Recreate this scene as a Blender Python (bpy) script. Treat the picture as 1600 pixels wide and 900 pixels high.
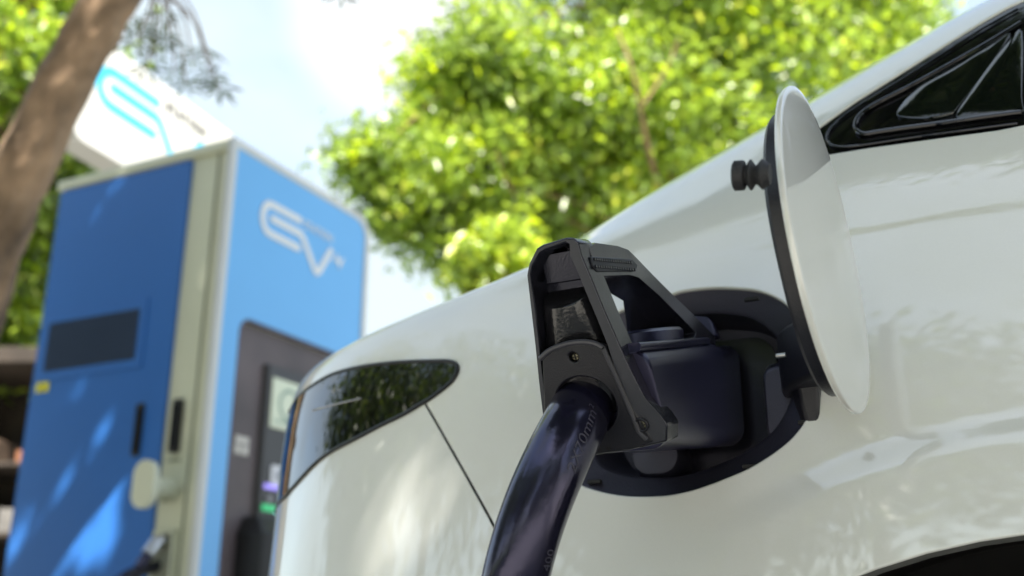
import bpy, bmesh, math, random
import numpy as np
from mathutils import Vector, Matrix
from mathutils.bvhtree import BVHTree
from mathutils.geometry import delaunay_2d_cdt
R = math.radians
scn = bpy.context.scene
for o in list(bpy.data.objects): bpy.data.objects.remove(o)
COL = scn.collection

# ------------------------------------------------------------------ camera
PITCH = R(18.4); CZ = .70; FPX = 1600.
cam_d = bpy.data.cameras.new('camera'); cam = bpy.data.objects.new('camera', cam_d); COL.objects.link(cam)
cam.location = (0, 0, CZ); cam.rotation_euler = (math.pi/2+PITCH, 0, 0)
cam_d.sensor_width = 36; cam_d.lens = 36; cam_d.clip_start = .02; cam_d.clip_end = 3000
cam_d.dof.use_dof = True; cam_d.dof.focus_distance = .59; cam_d.dof.aperture_fstop = 6.0
scn.camera = cam
# ------------------------------------------------------------------ sky and sun
SUN = Vector((.12, -.62, .77)).normalized()
EL = math.asin(SUN.z); AZ = math.atan2(SUN.x, SUN.y)
w = bpy.data.worlds.new("World"); scn.world = w; w.use_nodes = True
nt = w.node_tree; nt.nodes.clear()
sky = nt.nodes.new('ShaderNodeTexSky'); sky.sky_type = 'NISHITA'; sky.sun_disc = False
sky.sun_elevation = EL; sky.sun_rotation = AZ; sky.air_density = 1.0; sky.dust_density = 1.8; sky.ozone_density = 1.2
tc = nt.nodes.new('ShaderNodeTexCoord'); mp = nt.nodes.new('ShaderNodeMapping'); mp.inputs['Scale'].default_value = (1, 1, 2.2)
nz = nt.nodes.new('ShaderNodeTexNoise'); nz.inputs['Scale'].default_value = 1.7; nz.inputs['Detail'].default_value = 6; nz.inputs['Roughness'].default_value = .55
rp = nt.nodes.new('ShaderNodeValToRGB'); rp.color_ramp.elements[0].position = .36; rp.color_ramp.elements[0].color = (.30, .30, .30, 1); rp.color_ramp.elements[1].position = .66
mx = nt.nodes.new('ShaderNodeMix'); mx.data_type = 'RGBA'; mx.inputs['B'].default_value = (2.0, 2.3, 2.45, 1)
bg = nt.nodes.new('ShaderNodeBackground'); bg.inputs['Strength'].default_value = .105
wo = nt.nodes.new('ShaderNodeOutputWorld')
L = nt.links.new
L(tc.outputs['Generated'], mp.inputs['Vector']); L(mp.outputs['Vector'], nz.inputs['Vector']); L(nz.outputs['Fac'], rp.inputs['Fac'])
vd = nt.nodes.new('ShaderNodeVectorMath'); vd.operation = 'DOT_PRODUCT'; vd.inputs[1].default_value = (-.0959, .8258, .5558)
dm = nt.nodes.new('ShaderNodeMapRange'); dm.interpolation_type = 'SMOOTHSTEP'; dm.inputs['From Min'].default_value = .991; dm.inputs['From Max'].default_value = 1.0; dm.inputs['To Max'].default_value = 1.7
dn = nt.nodes.new('ShaderNodeMath'); dn.operation = 'MULTIPLY'; da = nt.nodes.new('ShaderNodeMath'); da.operation = 'ADD'; da.use_clamp = True
L(tc.outputs['Generated'], vd.inputs[0]); L(vd.outputs['Value'], dm.inputs['Value']); L(dm.outputs['Result'], dn.inputs[0]); L(nz.outputs['Fac'], dn.inputs[1]); L(dn.outputs[0], da.inputs[0]); da.inputs[1].default_value = 0; mg = nt.nodes.new('ShaderNodeMix'); mg.data_type = 'RGBA'; mg.inputs['B'].default_value = (3.4, 3.4, 3.3, 1); L(da.outputs[0], mg.inputs['Factor'])
L(rp.outputs['Color'], mx.inputs['Factor']); L(sky.outputs['Color'], mx.inputs['A']); L(mx.outputs['Result'], mg.inputs['A']); L(mg.outputs['Result'], bg.inputs['Color']); L(bg.outputs['Background'], wo.inputs['Surface'])
sd = bpy.data.lights.new('sun', 'SUN'); sd.energy = 4.0; sd.angle = R(.53); sd.color = (1, .94, .84)
so = bpy.data.objects.new('sun', sd); COL.objects.link(so); so.rotation_euler = SUN.to_track_quat('Z', 'Y').to_euler(); so.location = (0, 0, 20)
scn.view_settings.view_transform = 'Standard'; scn.view_settings.look = 'None'; scn.view_settings.gamma = 1; scn.view_settings.use_curve_mapping = False
scn.view_settings.exposure = 2.14

# ------------------------------------------------------------------ helpers
def px_ray(px, py):
    x = (px-800)/FPX; y = (450-py)/FPX
    return np.array([x, math.cos(PITCH)-y*math.sin(PITCH), math.sin(PITCH)+y*math.cos(PITCH)])
EYE = np.array([0, 0, CZ])
def at(px, py, d): return EYE+d*px_ray(px, py)
def tag(o, label=None, cat=None, group=None, kind=None):
    if label: o['label'] = label
    if cat: o['category'] = cat
    if group: o['group'] = group
    if kind: o['kind'] = kind
    return o
def empty(name, loc=(0, 0, 0), parent=None):
    o = bpy.data.objects.new(name, None); COL.objects.link(o); o.location = loc
    o.empty_display_size = .2
    if parent: o.parent = parent
    return o
MATS = {}
def mat(name, base, rough=.5, metal=0., coat=0., spec=.5, noise=0., nscale=8., bump=0., bscale=200., coatr=.03, trans=0., ior=None, emit=None, rvar=0.):
    if name in MATS: return MATS[name]
    m = bpy.data.materials.new(name); m.use_nodes = True; n = m.node_tree; b = n.nodes['Principled BSDF']
    b.inputs['Base Color'].default_value = (*base, 1); b.inputs['Roughness'].default_value = rough; b.inputs['Metallic'].default_value = metal
    b.inputs['Coat Weight'].default_value = coat; b.inputs['Coat Roughness'].default_value = coatr; b.inputs['Specular IOR Level'].default_value = spec
    b.inputs['Transmission Weight'].default_value = trans
    if ior: b.inputs['IOR'].default_value = ior
    if emit: b.inputs['Emission Color'].default_value = (*emit[0], 1); b.inputs['Emission Strength'].default_value = emit[1]
    t = n.nodes.new('ShaderNodeTexCoord')
    if noise or rvar:
        z = n.nodes.new('ShaderNodeTexNoise'); z.inputs['Scale'].default_value = nscale; z.inputs['Detail'].default_value = 5
        n.links.new(t.outputs['Object'], z.inputs['Vector'])
        if noise:
            r = n.nodes.new('ShaderNodeMapRange'); r.inputs['From Min'].default_value = .3; r.inputs['From Max'].default_value = .7; r.inputs['To Min'].default_value = 1-noise; r.inputs['To Max'].default_value = 1+noise
            x = n.nodes.new('ShaderNodeMix'); x.data_type = 'RGBA'; x.blend_type = 'MULTIPLY'; x.inputs['Factor'].default_value = 1; x.inputs['A'].default_value = (*base, 1)
            n.links.new(z.outputs['Fac'], r.inputs['Value']); n.links.new(r.outputs['Result'], x.inputs['B']); n.links.new(x.outputs['Result'], b.inputs['Base Color'])
        if rvar:
            r = n.nodes.new('ShaderNodeMapRange'); r.inputs['From Min'].default_value = .35; r.inputs['From Max'].default_value = .65; r.inputs['To Min'].default_value = max(rough-rvar, 0); r.inputs['To Max'].default_value = rough+rvar
            n.links.new(z.outputs['Fac'], r.inputs['Value']); n.links.new(r.outputs['Result'], b.inputs['Roughness'])
    if bump:
        z = n.nodes.new('ShaderNodeTexNoise'); z.inputs['Scale'].default_value = bscale; z.inputs['Detail'].default_value = 3
        n.links.new(t.outputs['Object'], z.inputs['Vector'])
        bp = n.nodes.new('ShaderNodeBump'); bp.inputs['Strength'].default_value = bump; bp.inputs['Distance'].default_value = .002
        n.links.new(z.outputs['Fac'], bp.inputs['Height']); n.links.new(bp.outputs['Normal'], b.inputs['Normal'])
    if coat: b.inputs['Coat IOR'].default_value = 1.5
    MATS[name] = m; return m

PAINT = mat('pearl_white_paint', (.75, .76, .72), .36, 0, 1.0, .5, noise=.012, nscale=900, coatr=.025)
PAINT.node_tree.nodes['Principled BSDF'].inputs['Coat IOR'].default_value = 1.85
BLK = mat('satin_black_plastic', (.012, .012, .017), .17, bump=.08, bscale=900, rvar=.06, nscale=60)
BLK2 = mat('moulded_dark_plastic', (.012, .012, .017), .36, bump=.2, bscale=1200, rvar=.06, nscale=40)
WELL = mat('dark_recess_plastic', (.020, .020, .030), .42, bump=.2, bscale=1000)
BLUEBLK = mat('blue_black_plastic', (.017, .017, .038), .28, bump=.12, bscale=2500)
GLOSSB = mat('gloss_black_trim', (.004, .004, .005), .04, 0, 0, .5)
RUBBER = mat('rubber', (.018, .018, .020), .62, bump=.2, bscale=300)
CABLE = mat('cable_sheath', (.008, .0075, .017), .18, 0, .0, .75, bump=.10, bscale=130, rvar=.05, nscale=30)
for _m, _c in ((CABLE, (.68, .66, 1, 1)), (BLUEBLK, (.72, .70, 1, 1)), (BLK, (.85, .84, 1, 1)), (WELL, (.82, .80, 1, 1))): _b = _m.node_tree.nodes['Principled BSDF']; _b.inputs['Specular Tint'].default_value = _c; _b.inputs['Specular IOR Level'].default_value = .85
LENS = mat('smoked_lens', (.004, .004, .005), .02, 0, .5, .5, ior=1.75)
GLASS = mat('tinted_glass', (.004, .006, .005), .02, 0, 0, .5, ior=1.7)
SCREW = mat('zinc_screw', (.35, .32, .22), .35, 1)
GAP = mat('panel_gap_black', (.01, .01, .01), .7)
STEEL = mat('brushed_steel', (.5, .5, .5), .3, 1)

class MB:
    def __init__(s): s.v = []; s.f = []
    def add(s, vs, fs):
        b = len(s.v); s.v += [tuple(map(float, p)) for p in vs]; s.f += [tuple(b+i for i in f) for f in fs]; return s
    def box(s, x0, x1, y0, y1, z0, z1, M=None):
        vs = [(x, y, z) for z in (z0, z1) for x, y in ((x0, y0), (x1, y0), (x1, y1), (x0, y1))]
        if M is not None: vs = [M(p) for p in vs]
        return s.add(vs, [(3, 2, 1, 0), (4, 5, 6, 7), (0, 1, 5, 4), (1, 2, 6, 5), (2, 3, 7, 6), (3, 0, 4, 7)])
    def tube(s, pts, rad, n=12, cap=True):
        pts = [np.array(p, float) for p in pts]
        if not hasattr(rad, '__len__'): rad = [rad]*len(pts)
        up = None; rings = []
        for i, p in enumerate(pts):
            t = pts[min(i+1, len(pts)-1)]-pts[max(i-1, 0)]; t /= np.linalg.norm(t)+1e-12
            if up is None:
                up = np.cross(t, [0, 0, 1.]); 
                if np.linalg.norm(up) < .1: up = np.cross(t, [1., 0, 0])
            a = up-t*(up@t); a /= np.linalg.norm(a); up = a; b = np.cross(t, a)
            rings.append([p+rad[i]*(math.cos(k*2*math.pi/n)*a+math.sin(k*2*math.pi/n)*b) for k in range(n)])
        vs = [q for r in rings for q in r]; fs = []
        for i in range(len(pts)-1):
            for k in range(n):
                fs.append((i*n+k, i*n+(k+1) % n, (i+1)*n+(k+1) % n, (i+1)*n+k))
        if cap: fs += [tuple(range(n))[::-1], tuple((len(pts)-1)*n+k for k in range(n))]
        return s.add(vs, fs)
    def loft(s, rings, cap0=True, cap1=True):
        n = len(rings[0]); vs = [q for r in rings for q in r]; fs = []
        for i in range(len(rings)-1):
            for k in range(n): fs.append((i*n+k, i*n+(k+1) % n, (i+1)*n+(k+1) % n, (i+1)*n+k))
        if cap0: fs.append(tuple(range(n))[::-1])
        if cap1: fs.append(tuple((len(rings)-1)*n+k for k in range(n)))
        return s.add(vs, fs)
    def slab(s, outer, holes, M, d0, d1):
        """2-D polygon with holes, extruded between depths d0 and d1 through map M(x,y,d)"""
        loops = [list(outer)]+[list(h) for h in holes]
        pts = []; ed = []
        for l in loops:
            b = len(pts); pts += l; ed += [(b+i, b+(i+1) % len(l)) for i in range(len(l))]
        V, E, Fc, ov, oe, of = delaunay_2d_cdt([Vector(p) for p in pts], ed, [], 0, 1e-9)
        tri = []
        for f in Fc:
            c = (V[f[0]]+V[f[1]]+V[f[2]])/3
            if inpoly(c, loops[0]) and not any(inpoly(c, h) for h in loops[1:]): tri.append(f)
        n = len(V)
        vs = [M(p.x, p.y, d0) for p in V]+[M(p.x, p.y, d1) for p in V]
        fs = [tuple(f) for f in tri]+[tuple(n+i for i in f[::-1]) for f in tri]
        cnt = {}
        for f in tri:
            for i in range(3):
                a, b = f[i], f[(i+1) % 3]
                if (b, a) in cnt: del cnt[(b, a)]
                else: cnt[(a, b)] = 1
        fs += [(b, a, n+a, n+b) for a, b in cnt]
        return s.add(vs, fs)
    def build(s, name, m, parent=None, smooth=True, bevel=0., ang=35, seg=2):
        me = bpy.data.meshes.new(name); me.from_pydata(s.v, [], s.f); me.validate()
        bm = bmesh.new(); bm.from_mesh(me); bmesh.ops.remove_doubles(bm, verts=bm.verts, dist=1e-6); bmesh.ops.recalc_face_normals(bm, faces=bm.faces)
        if smooth:
            for f in bm.faces: f.smooth = True
            for e in bm.edges:
                if len(e.link_faces) == 2 and e.calc_face_angle(0) > R(ang): e.smooth = False
        bm.to_mesh(me); bm.free()
        me.materials.append(m)
        o = bpy.data.objects.new(name, me); COL.objects.link(o)
        if bevel:
            b = o.modifiers.new('bevel', 'BEVEL'); b.width = bevel; b.segments = seg; b.limit_method = 'ANGLE'; b.angle_limit = R(30); b.harden_normals = False
        if parent: o.parent = parent
        return o
def inpoly(c, poly):
    x, y = c[0], c[1]; r = False; n = len(poly); j = n-1
    for i in range(n):
        xi, yi = poly[i][0], poly[i][1]; xj, yj = poly[j][0], poly[j][1]
        if (yi > y) != (yj > y) and x < (xj-xi)*(y-yi)/(yj-yi)+xi: r = not r
        j = i
    return r
def smooth_path(pts, n=8, closed=False):
    P = [np.array(p, float) for p in pts]; out = []; m = len(P)
    rng = range(m) if closed else range(m-1)
    for i in rng:
        g = (lambda k: P[k % m]) if closed else (lambda k: P[min(max(k, 0), m-1)])
        a, b, c, d = g(i-1), g(i), g(i+1), g(i+2)
        for k in range(n):
            t = k/n; out.append(.5*((2*b)+(c-a)*t+(2*a-5*b+4*c-d)*t*t+(-a+3*b-3*c+d)*t**3))
    if not closed: out.append(P[-1])
    return out
def rrect(x0, x1, y0, y1, r, n=6):
    out = []
    for cx, cy, a in ((x1-r, y1-r, 0), (x0+r, y1-r, 90), (x0+r, y0+r, 180), (x1-r, y0+r, 270)):
        out += [(cx+r*math.cos(R(a+90*k/n)), cy+r*math.sin(R(a+90*k/n))) for k in range(n+1)]
    return out
def circ(cx, cy, r, n=24): return [(cx+r*math.cos(2*math.pi*k/n), cy+r*math.sin(2*math.pi*k/n)) for k in range(n)]
def text_mesh(txt, size, M, name, m, parent, depth=.001, spacing=1.0, bold=0):
    """letters as flat solid shapes mapped through M(x,y,d)"""
    cu = bpy.data.curves.new('lettering', 'FONT'); cu.body = txt; cu.size = size; cu.resolution_u = 3; cu.space_character = spacing; cu.offset = bold
    ob = bpy.data.objects.new('lettering', cu); COL.objects.link(ob)
    dg = bpy.context.evaluated_depsgraph_get(); me = ob.evaluated_get(dg).to_mesh()
    vs = [tuple(v.co) for v in me.vertices]; fs = [tuple(p.vertices) for p in me.polygons]
    ob.evaluated_get(dg).to_mesh_clear(); COL.objects.unlink(ob); bpy.data.objects.remove(ob); bpy.data.curves.remove(cu)
    mb = MB(); mb.add([M(x, y, depth) for x, y, z in vs], fs)
    return mb.build(name, m, parent, smooth=False)

# ------------------------------------------------------------------ setting: ground, road
def sheet(name, x0, x1, y0, y1, z, m):
    o = MB().add([(x0, y0, z), (x1, y0, z), (x1, y1, z), (x0, y1, z)], [(0, 1, 2, 3)]).build(name, m, smooth=False)
    return tag(o, kind='structure')
GRASS = mat('grass_ground', (.07, .10, .035), .9, noise=.4, nscale=3, bump=.5, bscale=40)
ASPH = mat('pale_concrete_yard', (.34, .33, .31), .85, noise=.12, nscale=2, bump=.3, bscale=60)
sheet('ground', -900, 900, -900, 900, 0, GRASS)
sheet('parking_lot', -6, 14, -9, 8, .004, ASPH)

# ------------------------------------------------------------------ the parked car
CA = R(27)
FW = np.array([math.cos(CA), -math.sin(CA), 0]); IN = np.array([math.sin(CA), math.cos(CA), 0]); UP = np.array([0, 0, 1.])
_o = at(1090, 612, .70); CO = np.array([_o[0], _o[1], 0])
car = empty('parked_car', CO); car.rotation_euler = (0, 0, -CA)
tag(car, 'pearl white car with its round charging lid swung open', 'car')
# local car coordinates: x forward, y inward, z up (a plain rotation about Z by -CA)
C0 = np.array([(EYE-CO) @ FW, (EYE-CO) @ IN, CZ])
def cray(px, py):
    r = px_ray(px, py); return np.array([r @ FW, r @ IN, r[2]])
def onX(px, py, X): r = cray(px, py); return C0+r*((X-C0[0])/r[0])
def onY(px, py, Y): r = cray(px, py); return C0+r*((Y-C0[1])/r[1])
def cat_(px, py, d): return C0+d*cray(px, py)

def bs(u): return np.stack([(1-u)**3, 3*u**3-6*u**2+4, -3*u**3+3*u**2+3*u+1, u**3], -1)/6
ST = [(-.637, .92, -.60), (-.627, .60, -.53), (-.582, .31, -.45), (-.479, .12, -.38), (-.340, .025, -.28), (-.205, .0, -.17), (-.07, 0, -.06), (.06, 0, .06), (.20, 0, .20), (.36, 0, .36), (.55, 0, .55), (.8, 0, .8), (1.1, -.005, 1.1), (1.45, -.01, 1.45), (1.8, -.01, 1.8), (2.15, -.005, 2.15), (2.5, 0, 2.5), (2.8, .005, 2.8), (3.1, .02, 3.05), (3.35, .08, 3.25), (3.55, .22, 3.4), (3.65, .5, 3.5), (3.68, .92, 3.55)]
_p = [-0.1269, -0.1093, -0.0758, -0.0229, 0.0102, 0.0507, 0.0707, 0.0833, 0.0932]
dz = np.zeros(len(ST)); dz[3:12] = _p; dz[12:] = _p[8]*np.linspace(1, 0, len(ST)-12); dz[:3] = _p[0]
def net():
    P = np.zeros((len(ST)+2, 17, 3)); ip = np.interp
    for i, (X, Y, S) in enumerate(ST):
        roof = ip(S, [-.56, -.3, 0, .3, .6, 1.0, 1.5, 2.0, 2.4, 2.75, 3.2, 3.6], [1.01, 1.06, 1.15, 1.24, 1.32, 1.38, 1.40, 1.35, 1.15, .97, .92, .80])
        h = ip(S, [-.4, 0, .3, 2.6, 3.2, 3.6], [.985, 1.0, 1.01, .94, .86, .74]); g = max(roof-h, .02)
        tum = ip(S, [-.5, -.2, .1, .5, 2.2, 2.6], [.05, .10, .15, .20, .20, .1])
        rows = [(.25, .20), (.07, .24), (.015, .40), (0, .54), (0, .66), (.0, .76), (.004, .85), (.014, .925), (.03, h), (.06, h+.10*g+.02), (tum*.62, h+.45*g), (tum, h+.72*g), (tum+.13, h+.88*g), (tum+.30, roof-.015), (.75, roof), (.92, roof), (1.09, roof)]
        k = ip(X, [-.5, -.36, -.2, 0], [1, 1, .45, 0])
        rows = [(a-k*b, z) for (a, z), b in zip(rows, [.03, .03, .03, .026, .012]+[0]*12)]
        d = np.array([S-X, .92-Y])
        for j, (ins, z) in enumerate(rows):
            wt = min(max((j-7)/3., 0), 1); f = ins/.92
            if j >= 14: f = {14: .82, 15: 1.0, 16: 1.18}[j]
            P[i+1, j] = (X+d[0]*f, Y+d[1]*f, z+dz[i]*wt)
            if i in (0, len(ST)-1): P[i+1, j, 1] = .92; P[i+1, j, 0] = X+(S-X)*min(f*1.5, 1.3)
    P[0] = P[2]; P[0, :, 1] = 1.84-P[2, :, 1]; P[-1] = P[-3]; P[-1, :, 1] = 1.84-P[-3, :, 1]
    return P
PN = net(); NI = len(ST)-1; NJ = 14
def surf0(u, v):
    u = np.clip(u, 0, NI-1e-9); v = np.clip(v, 0, NJ-1e-9); i = u.astype(int); j = v.astype(int); wu = bs(u-i); wv = bs(v-j)
    out = np.zeros(u.shape+(3,))
    for a in range(4):
        for b in range(4): out += (wu[..., a]*wv[..., b])[..., None]*PN[i+a, j+b]
    return out
def sst(x): x = np.clip(x, 0, 1); return x*x*(3-2*x)
WX, WZ, WR = .225, .362, .392
def surf(u, v):
    p = surf0(u, v); X, Z = p[..., 0], p[..., 2]
    r = np.hypot(X-WX, Z-WZ)
    d = .0065*sst((.465-r)/.024)*sst((X+.05)/.16)*(X < 1.0)
    r2 = np.hypot(X-2.62, Z-WZ); d = d+.0075*sst((.462-r2)/.016)*(X > 1.5)
    side = sst((X+.10)/.25)*sst((3.0-X)/.4)*(p[..., 1] < .2)
    d = d+.0011*sst((Z-.955)/.007)*side*sst((1.05-Z)/.06)
    p[..., 1] -= d
    return p
def normals(u, v, e=2e-3):
    a = surf(u+e, v)-surf(u-e, v); b = surf(u, v+e)-surf(u, v-e)
    n = np.cross(a, b); L_ = np.linalg.norm(n, axis=-1, keepdims=True); n = n/np.maximum(L_, 1e-12)
    return n
# lookup mesh for picking surface parameters
us = np.linspace(.0, 13, 390); vs_ = np.linspace(0, 14, 330); UU, VV = np.meshgrid(us, vs_, indexing='ij')
SP = surf(UU, VV).reshape(-1, 3); nv = len(vs_)
q = [(i*nv+j, (i+1)*nv+j, (i+1)*nv+j+1, i*nv+j+1) for i in range(len(us)-1) for j in range(nv-1)]
BV = BVHTree.FromPolygons([tuple(p) for p in SP], q)
def pick(o, d):
    hit = BV.ray_cast(Vector(o), Vector(d).normalized())
    if hit[0] is None: return None
    f = q[hit[2]]; i, j = divmod(f[0], nv); h = np.array(hit[0])
    A, B, D = SP[f[0]], SP[f[1]], SP[f[3]]
    M_ = np.stack([B-A, D-A], 1); s, *_ = np.linalg.lstsq(M_, h-A, rcond=None)
    return (us[i]+s[0]*(us[1]-us[0]), vs_[j]+s[1]*(vs_[1]-vs_[0]))
def hit(px, py):
    r = pick(C0, cray(px, py))
    if r is None: print('MISS', px, py)
    return r
def sidept(X, Z): return pick((X, -1, Z), (0, 1, 0))
def S1(u, v, off=0.):
    u = np.array([u], float); v = np.array([v], float); p = surf(u, v)[0]
    if off: p = p+off*NSIGN*normals(u, v)[0]
    return p
NSIGN = 1.
_n = normals(np.array([7.]), np.array([5.]))[0]
if _n[1] > 0: NSIGN = -1.

# feature outlines on the body
PORT_PX = [(1044, 459), (1067, 452), (1111, 447), (1156, 448), (1191, 453), (1222, 467), (1246, 489), (1266, 515), (1279, 545), (1285, 578), (1282, 609), (1269, 644), (1249, 676), (1222, 702), (1178, 731), (1133, 751), (1089, 767), (1044, 777), (1000, 779), (967, 777), (929, 769), (897, 755), (876, 725), (863, 680), (862, 630), (880, 570), (915, 520), (955, 490), (1000, 471)]
port_loop = [tuple(p) for p in smooth_path([hit(*p) for p in PORT_PX], 4, True)]
TL_TOP = [(482, 608), (500, 596), (519, 586), (545, 578), (570, 573), (600, 569), (640, 566), (680, 565)]
TL_TIP = [(700, 565), (711, 568), (716, 575), (713, 587), (702, 601), (676, 621), (663, 629)]
TL_BOT = [(633, 647), (600, 663), (560, 684), (525, 702), (505, 715), (488, 730), (474, 745)]
tt = [hit(*p) for p in TL_TOP]; tp = [hit(*p) for p in TL_TIP]; tb = [hit(*p) for p in TL_BOT]
print('tail uv', [np.round(x, 2) for x in (tt[0], tt[3], tp[2], tb[-3], tb[-1])])
utop, ubot = tt[0], tb[-1]
tail_loop = [(0.02, utop[1]-.25), (utop[0]*.4, utop[1]-.22), (utop[0]*.75, utop[1]-.10)]+tt+tp+tb+[(ubot[0]+(tb[-1][0]-tb[-2][0])*1.6, ubot[1]+(tb[-1][1]-tb[-2][1])*1.3), (ubot[0]+(tb[-1][0]-tb[-2][0])*4, ubot[1]+(tb[-1][1]-tb[-2][1])*2.2), (ubot[0]*.5, ubot[1]+(tb[-1][1]-tb[-2][1])*2.6), (0.02, ubot[1]+(tb[-1][1]-tb[-2][1])*2.6)]
def arc_uv(wx, n=40):
    pts = []
    for k in range(n+1):
        a = math.pi*(1-k/n)+.0; X = wx+WR*math.cos(a); Z = WZ+WR*math.sin(a)
        if Z < .40: continue
        h = sidept(X, Z)
        if h: pts.append(h)
    return pts
us2 = None
_a = arc_uv(WX); arch_loop = [(_a[0][0], .0005)]+_a+[(_a[-1][0], .0005)]
WIN_UP = [(1262, 209), (1277, 198), (1333, 158), (1400, 116), (1467, 74), (1533, 33), (1573, 10)]
WIN_LO = [(1247, 240), (1292, 243), (1360, 232), (1433, 222), (1500, 213), (1560, 205)]
wu_ = [hit(*p) for p in WIN_UP]; wl_ = [hit(*p) for p in WIN_LO]
print('win uv', [np.round(x, 2) for x in wu_], [np.round(x, 2) for x in wl_])
vt = wu_[-1][1]; vb = wl_[-1][1]; uo = wu_[-1][0]
win_loop = [(wl_[0][0]-.12, (wl_[0][1]+wu_[0][1])/2)]+wu_+[(uo+.7, vt+.12), (uo+1.6, vt+.2), (14.2, vt+.1), (15.2, vt-.5), (16.4, vb+.25), (16.6, vb), (15, vb-.03), (13, vb-.02), (11, vb)]+wl_[::-1]
sm = smooth_path([hit(*p) for p in [(664, 630), (700, 693), (735, 755), (768, 815), (790, 858), (812, 897)]], 3)
seam_loop = []
def strip(path, wdt):
    a, b = [], []
    for i, p in enumerate(path):
        t = path[min(i+1, len(path)-1)]-path[max(i-1, 0)]
        J0 = S1(p[0]+.01, p[1])-S1(p[0]-.01, p[1]); J1 = S1(p[0], p[1]+.01)-S1(p[0], p[1]-.01)
        T = J0*t[0]+J1*t[1]; N = normals(np.array([p[0]]), np.array([p[1]]))[0]; s = np.cross(N, T); s /= np.linalg.norm(s)
        g = np.linalg.lstsq(np.stack([J0, J1], 1)/.02, s*wdt/2, rcond=None)[0]
        a.append(tuple(p+g)); b.append(tuple(p-g))
    return a+b[::-1]
seam_loop = strip(sm, .0022)
LOOPS = dict(port=port_loop, tail=tail_loop, arch=arch_loop, win=win_loop, seam=seam_loop)

# triangulate the parameter plane with the outlines as edges
FU = np.concatenate([np.arange(0, 5, 1/12.), np.arange(5, 9.5, 1/26.), np.arange(9.5, 12, 1/12.), np.arange(12, NI+1e-6, .25)]); FV = np.concatenate([np.arange(0, 3, 1/8.), np.arange(3, 8, 1/22.), np.arange(8, 12, 1/8.), np.arange(12, NJ+1e-6, .25)])
pts = []; ed = []
for l in LOOPS.values():
    b0 = len(pts); pts += [tuple(map(float, p)) for p in l]; ed += [(b0+i, b0+(i+1) % len(l)) for i in range(len(l))]
pts += [(float(a), float(b)) for a in FU for b in FV]
Vc, Ec, Fc, _1, _2, _3 = delaunay_2d_cdt([Vector(p) for p in pts], ed, [], 0, 1e-7)
UVc = np.array([(p.x, p.y) for p in Vc]); Fc = np.array([f for f in Fc if len(f) == 3]); cen = UVc[Fc].mean(1)
print('body cdt', len(Vc), len(Fc))
cls = np.zeros(len(Fc), int)
for k, (nm, l) in enumerate(LOOPS.items()):
    la = np.array(l); m = (cen[:, 0] > la[:, 0].min()) & (cen[:, 0] < la[:, 0].max()) & (cen[:, 1] > la[:, 1].min()) & (cen[:, 1] < la[:, 1].max())
    for i in np.where(m)[0]:
        if inpoly(cen[i], l): cls[i] = k+1
PC = surf(UVc[:, 0], UVc[:, 1]); NC = normals(UVc[:, 0], UVc[:, 1])*NSIGN
NC[UVc[:, 0] < .01, 1] = 0
def patch(name, m, F_, P_, N_, parent):
    used = np.unique(F_); mp_ = -np.ones(len(P_), int); mp_[used] = np.arange(len(used)); F2 = mp_[F_]; P2 = P_[used]; N2 = N_[used]
    # orient faces along the normals
    fn = np.cross(P2[F2[:, 1]]-P2[F2[:, 0]], P2[F2[:, 2]]-P2[F2[:, 0]]); flip = (fn*N2[F2].mean(1)).sum(1) < 0; F2[flip] = F2[flip][:, ::-1]
    me = bpy.data.meshes.new(name); me.from_pydata([tuple(p) for p in P2], [], [tuple(f) for f in F2.tolist()])
    me.polygons.foreach_set('use_smooth', [True]*len(me.polygons)); me.materials.append(m)
    n = N2/np.maximum(np.linalg.norm(N2, axis=1, keepdims=True), 1e-9)
    me.normals_split_custom_set_from_vertices([tuple(x) for x in n])
    o = bpy.data.objects.new(name, me); COL.objects.link(o); o.parent = parent; return o
def mirror(P_, N_):
    a = P_.copy(); a[:, 1] = 1.84-a[:, 1]; b = N_.copy(); b[:, 1] *= -1; return a, b
bodyF = Fc[cls == 0]; farF = Fc[(cls == 0) | (cls == 1) | (cls == 5)]
mP, mN = mirror(PC, NC)
# returned edges round the openings (painted, folded inward)
def loop_strip(l, depth, off=.0):
    la = np.array(l); p = surf(la[:, 0], la[:, 1]); n = normals(la[:, 0], la[:, 1])*NSIGN
    return p, n
eV = []; eF = []; eN = []; base = len(PC)*2
for nm, l, dp in (('port', port_loop, .006), ('tail', tail_loop[3:-3], .012), ('arch', arch_loop[1:-1], .03), ('win', win_loop, .004)):
    la = np.array(l); p = surf(la[:, 0], la[:, 1]); n = normals(la[:, 0], la[:, 1])*NSIGN; N_ = len(l)
    ctr = p.mean(0); closed = nm in ('port', 'win')
    t = (np.roll(p, -1, 0)-np.roll(p, 1, 0)); t /= np.linalg.norm(t, axis=1, keepdims=True); s = np.cross(n, t)
    if ((ctr-p)*s).sum() < 0: s = -s
    if nm == 'arch': s = np.stack([WX-p[:, 0], 0*p[:, 0], WZ-p[:, 2]], 1); s /= np.linalg.norm(s, axis=1, keepdims=True)
    r = .0016; rings = []
    for a in (0, 30, 60, 90): rings.append((p+s*r*math.sin(R(a))-n*r*(1-math.cos(R(a))), n*math.cos(R(a))+s*math.sin(R(a))))
    rings.append((p+s*r-n*dp, s))
    b0 = base+sum(len(x) for x in eV)
    for ri, (a, b) in enumerate(rings): eV.append(a); eN.append(b)
    for ri in range(len(rings)-1):
        for i in range(N_ if closed else N_-1):
            j = (i+1) % N_; A = b0+ri*N_; B = A+N_
            eF += [(A+i, A+j, B+j), (A+i, B+j, B+i)]
allP = np.vstack([PC, mP]+eV); allN = np.vstack([NC, mN]+eN)
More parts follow.
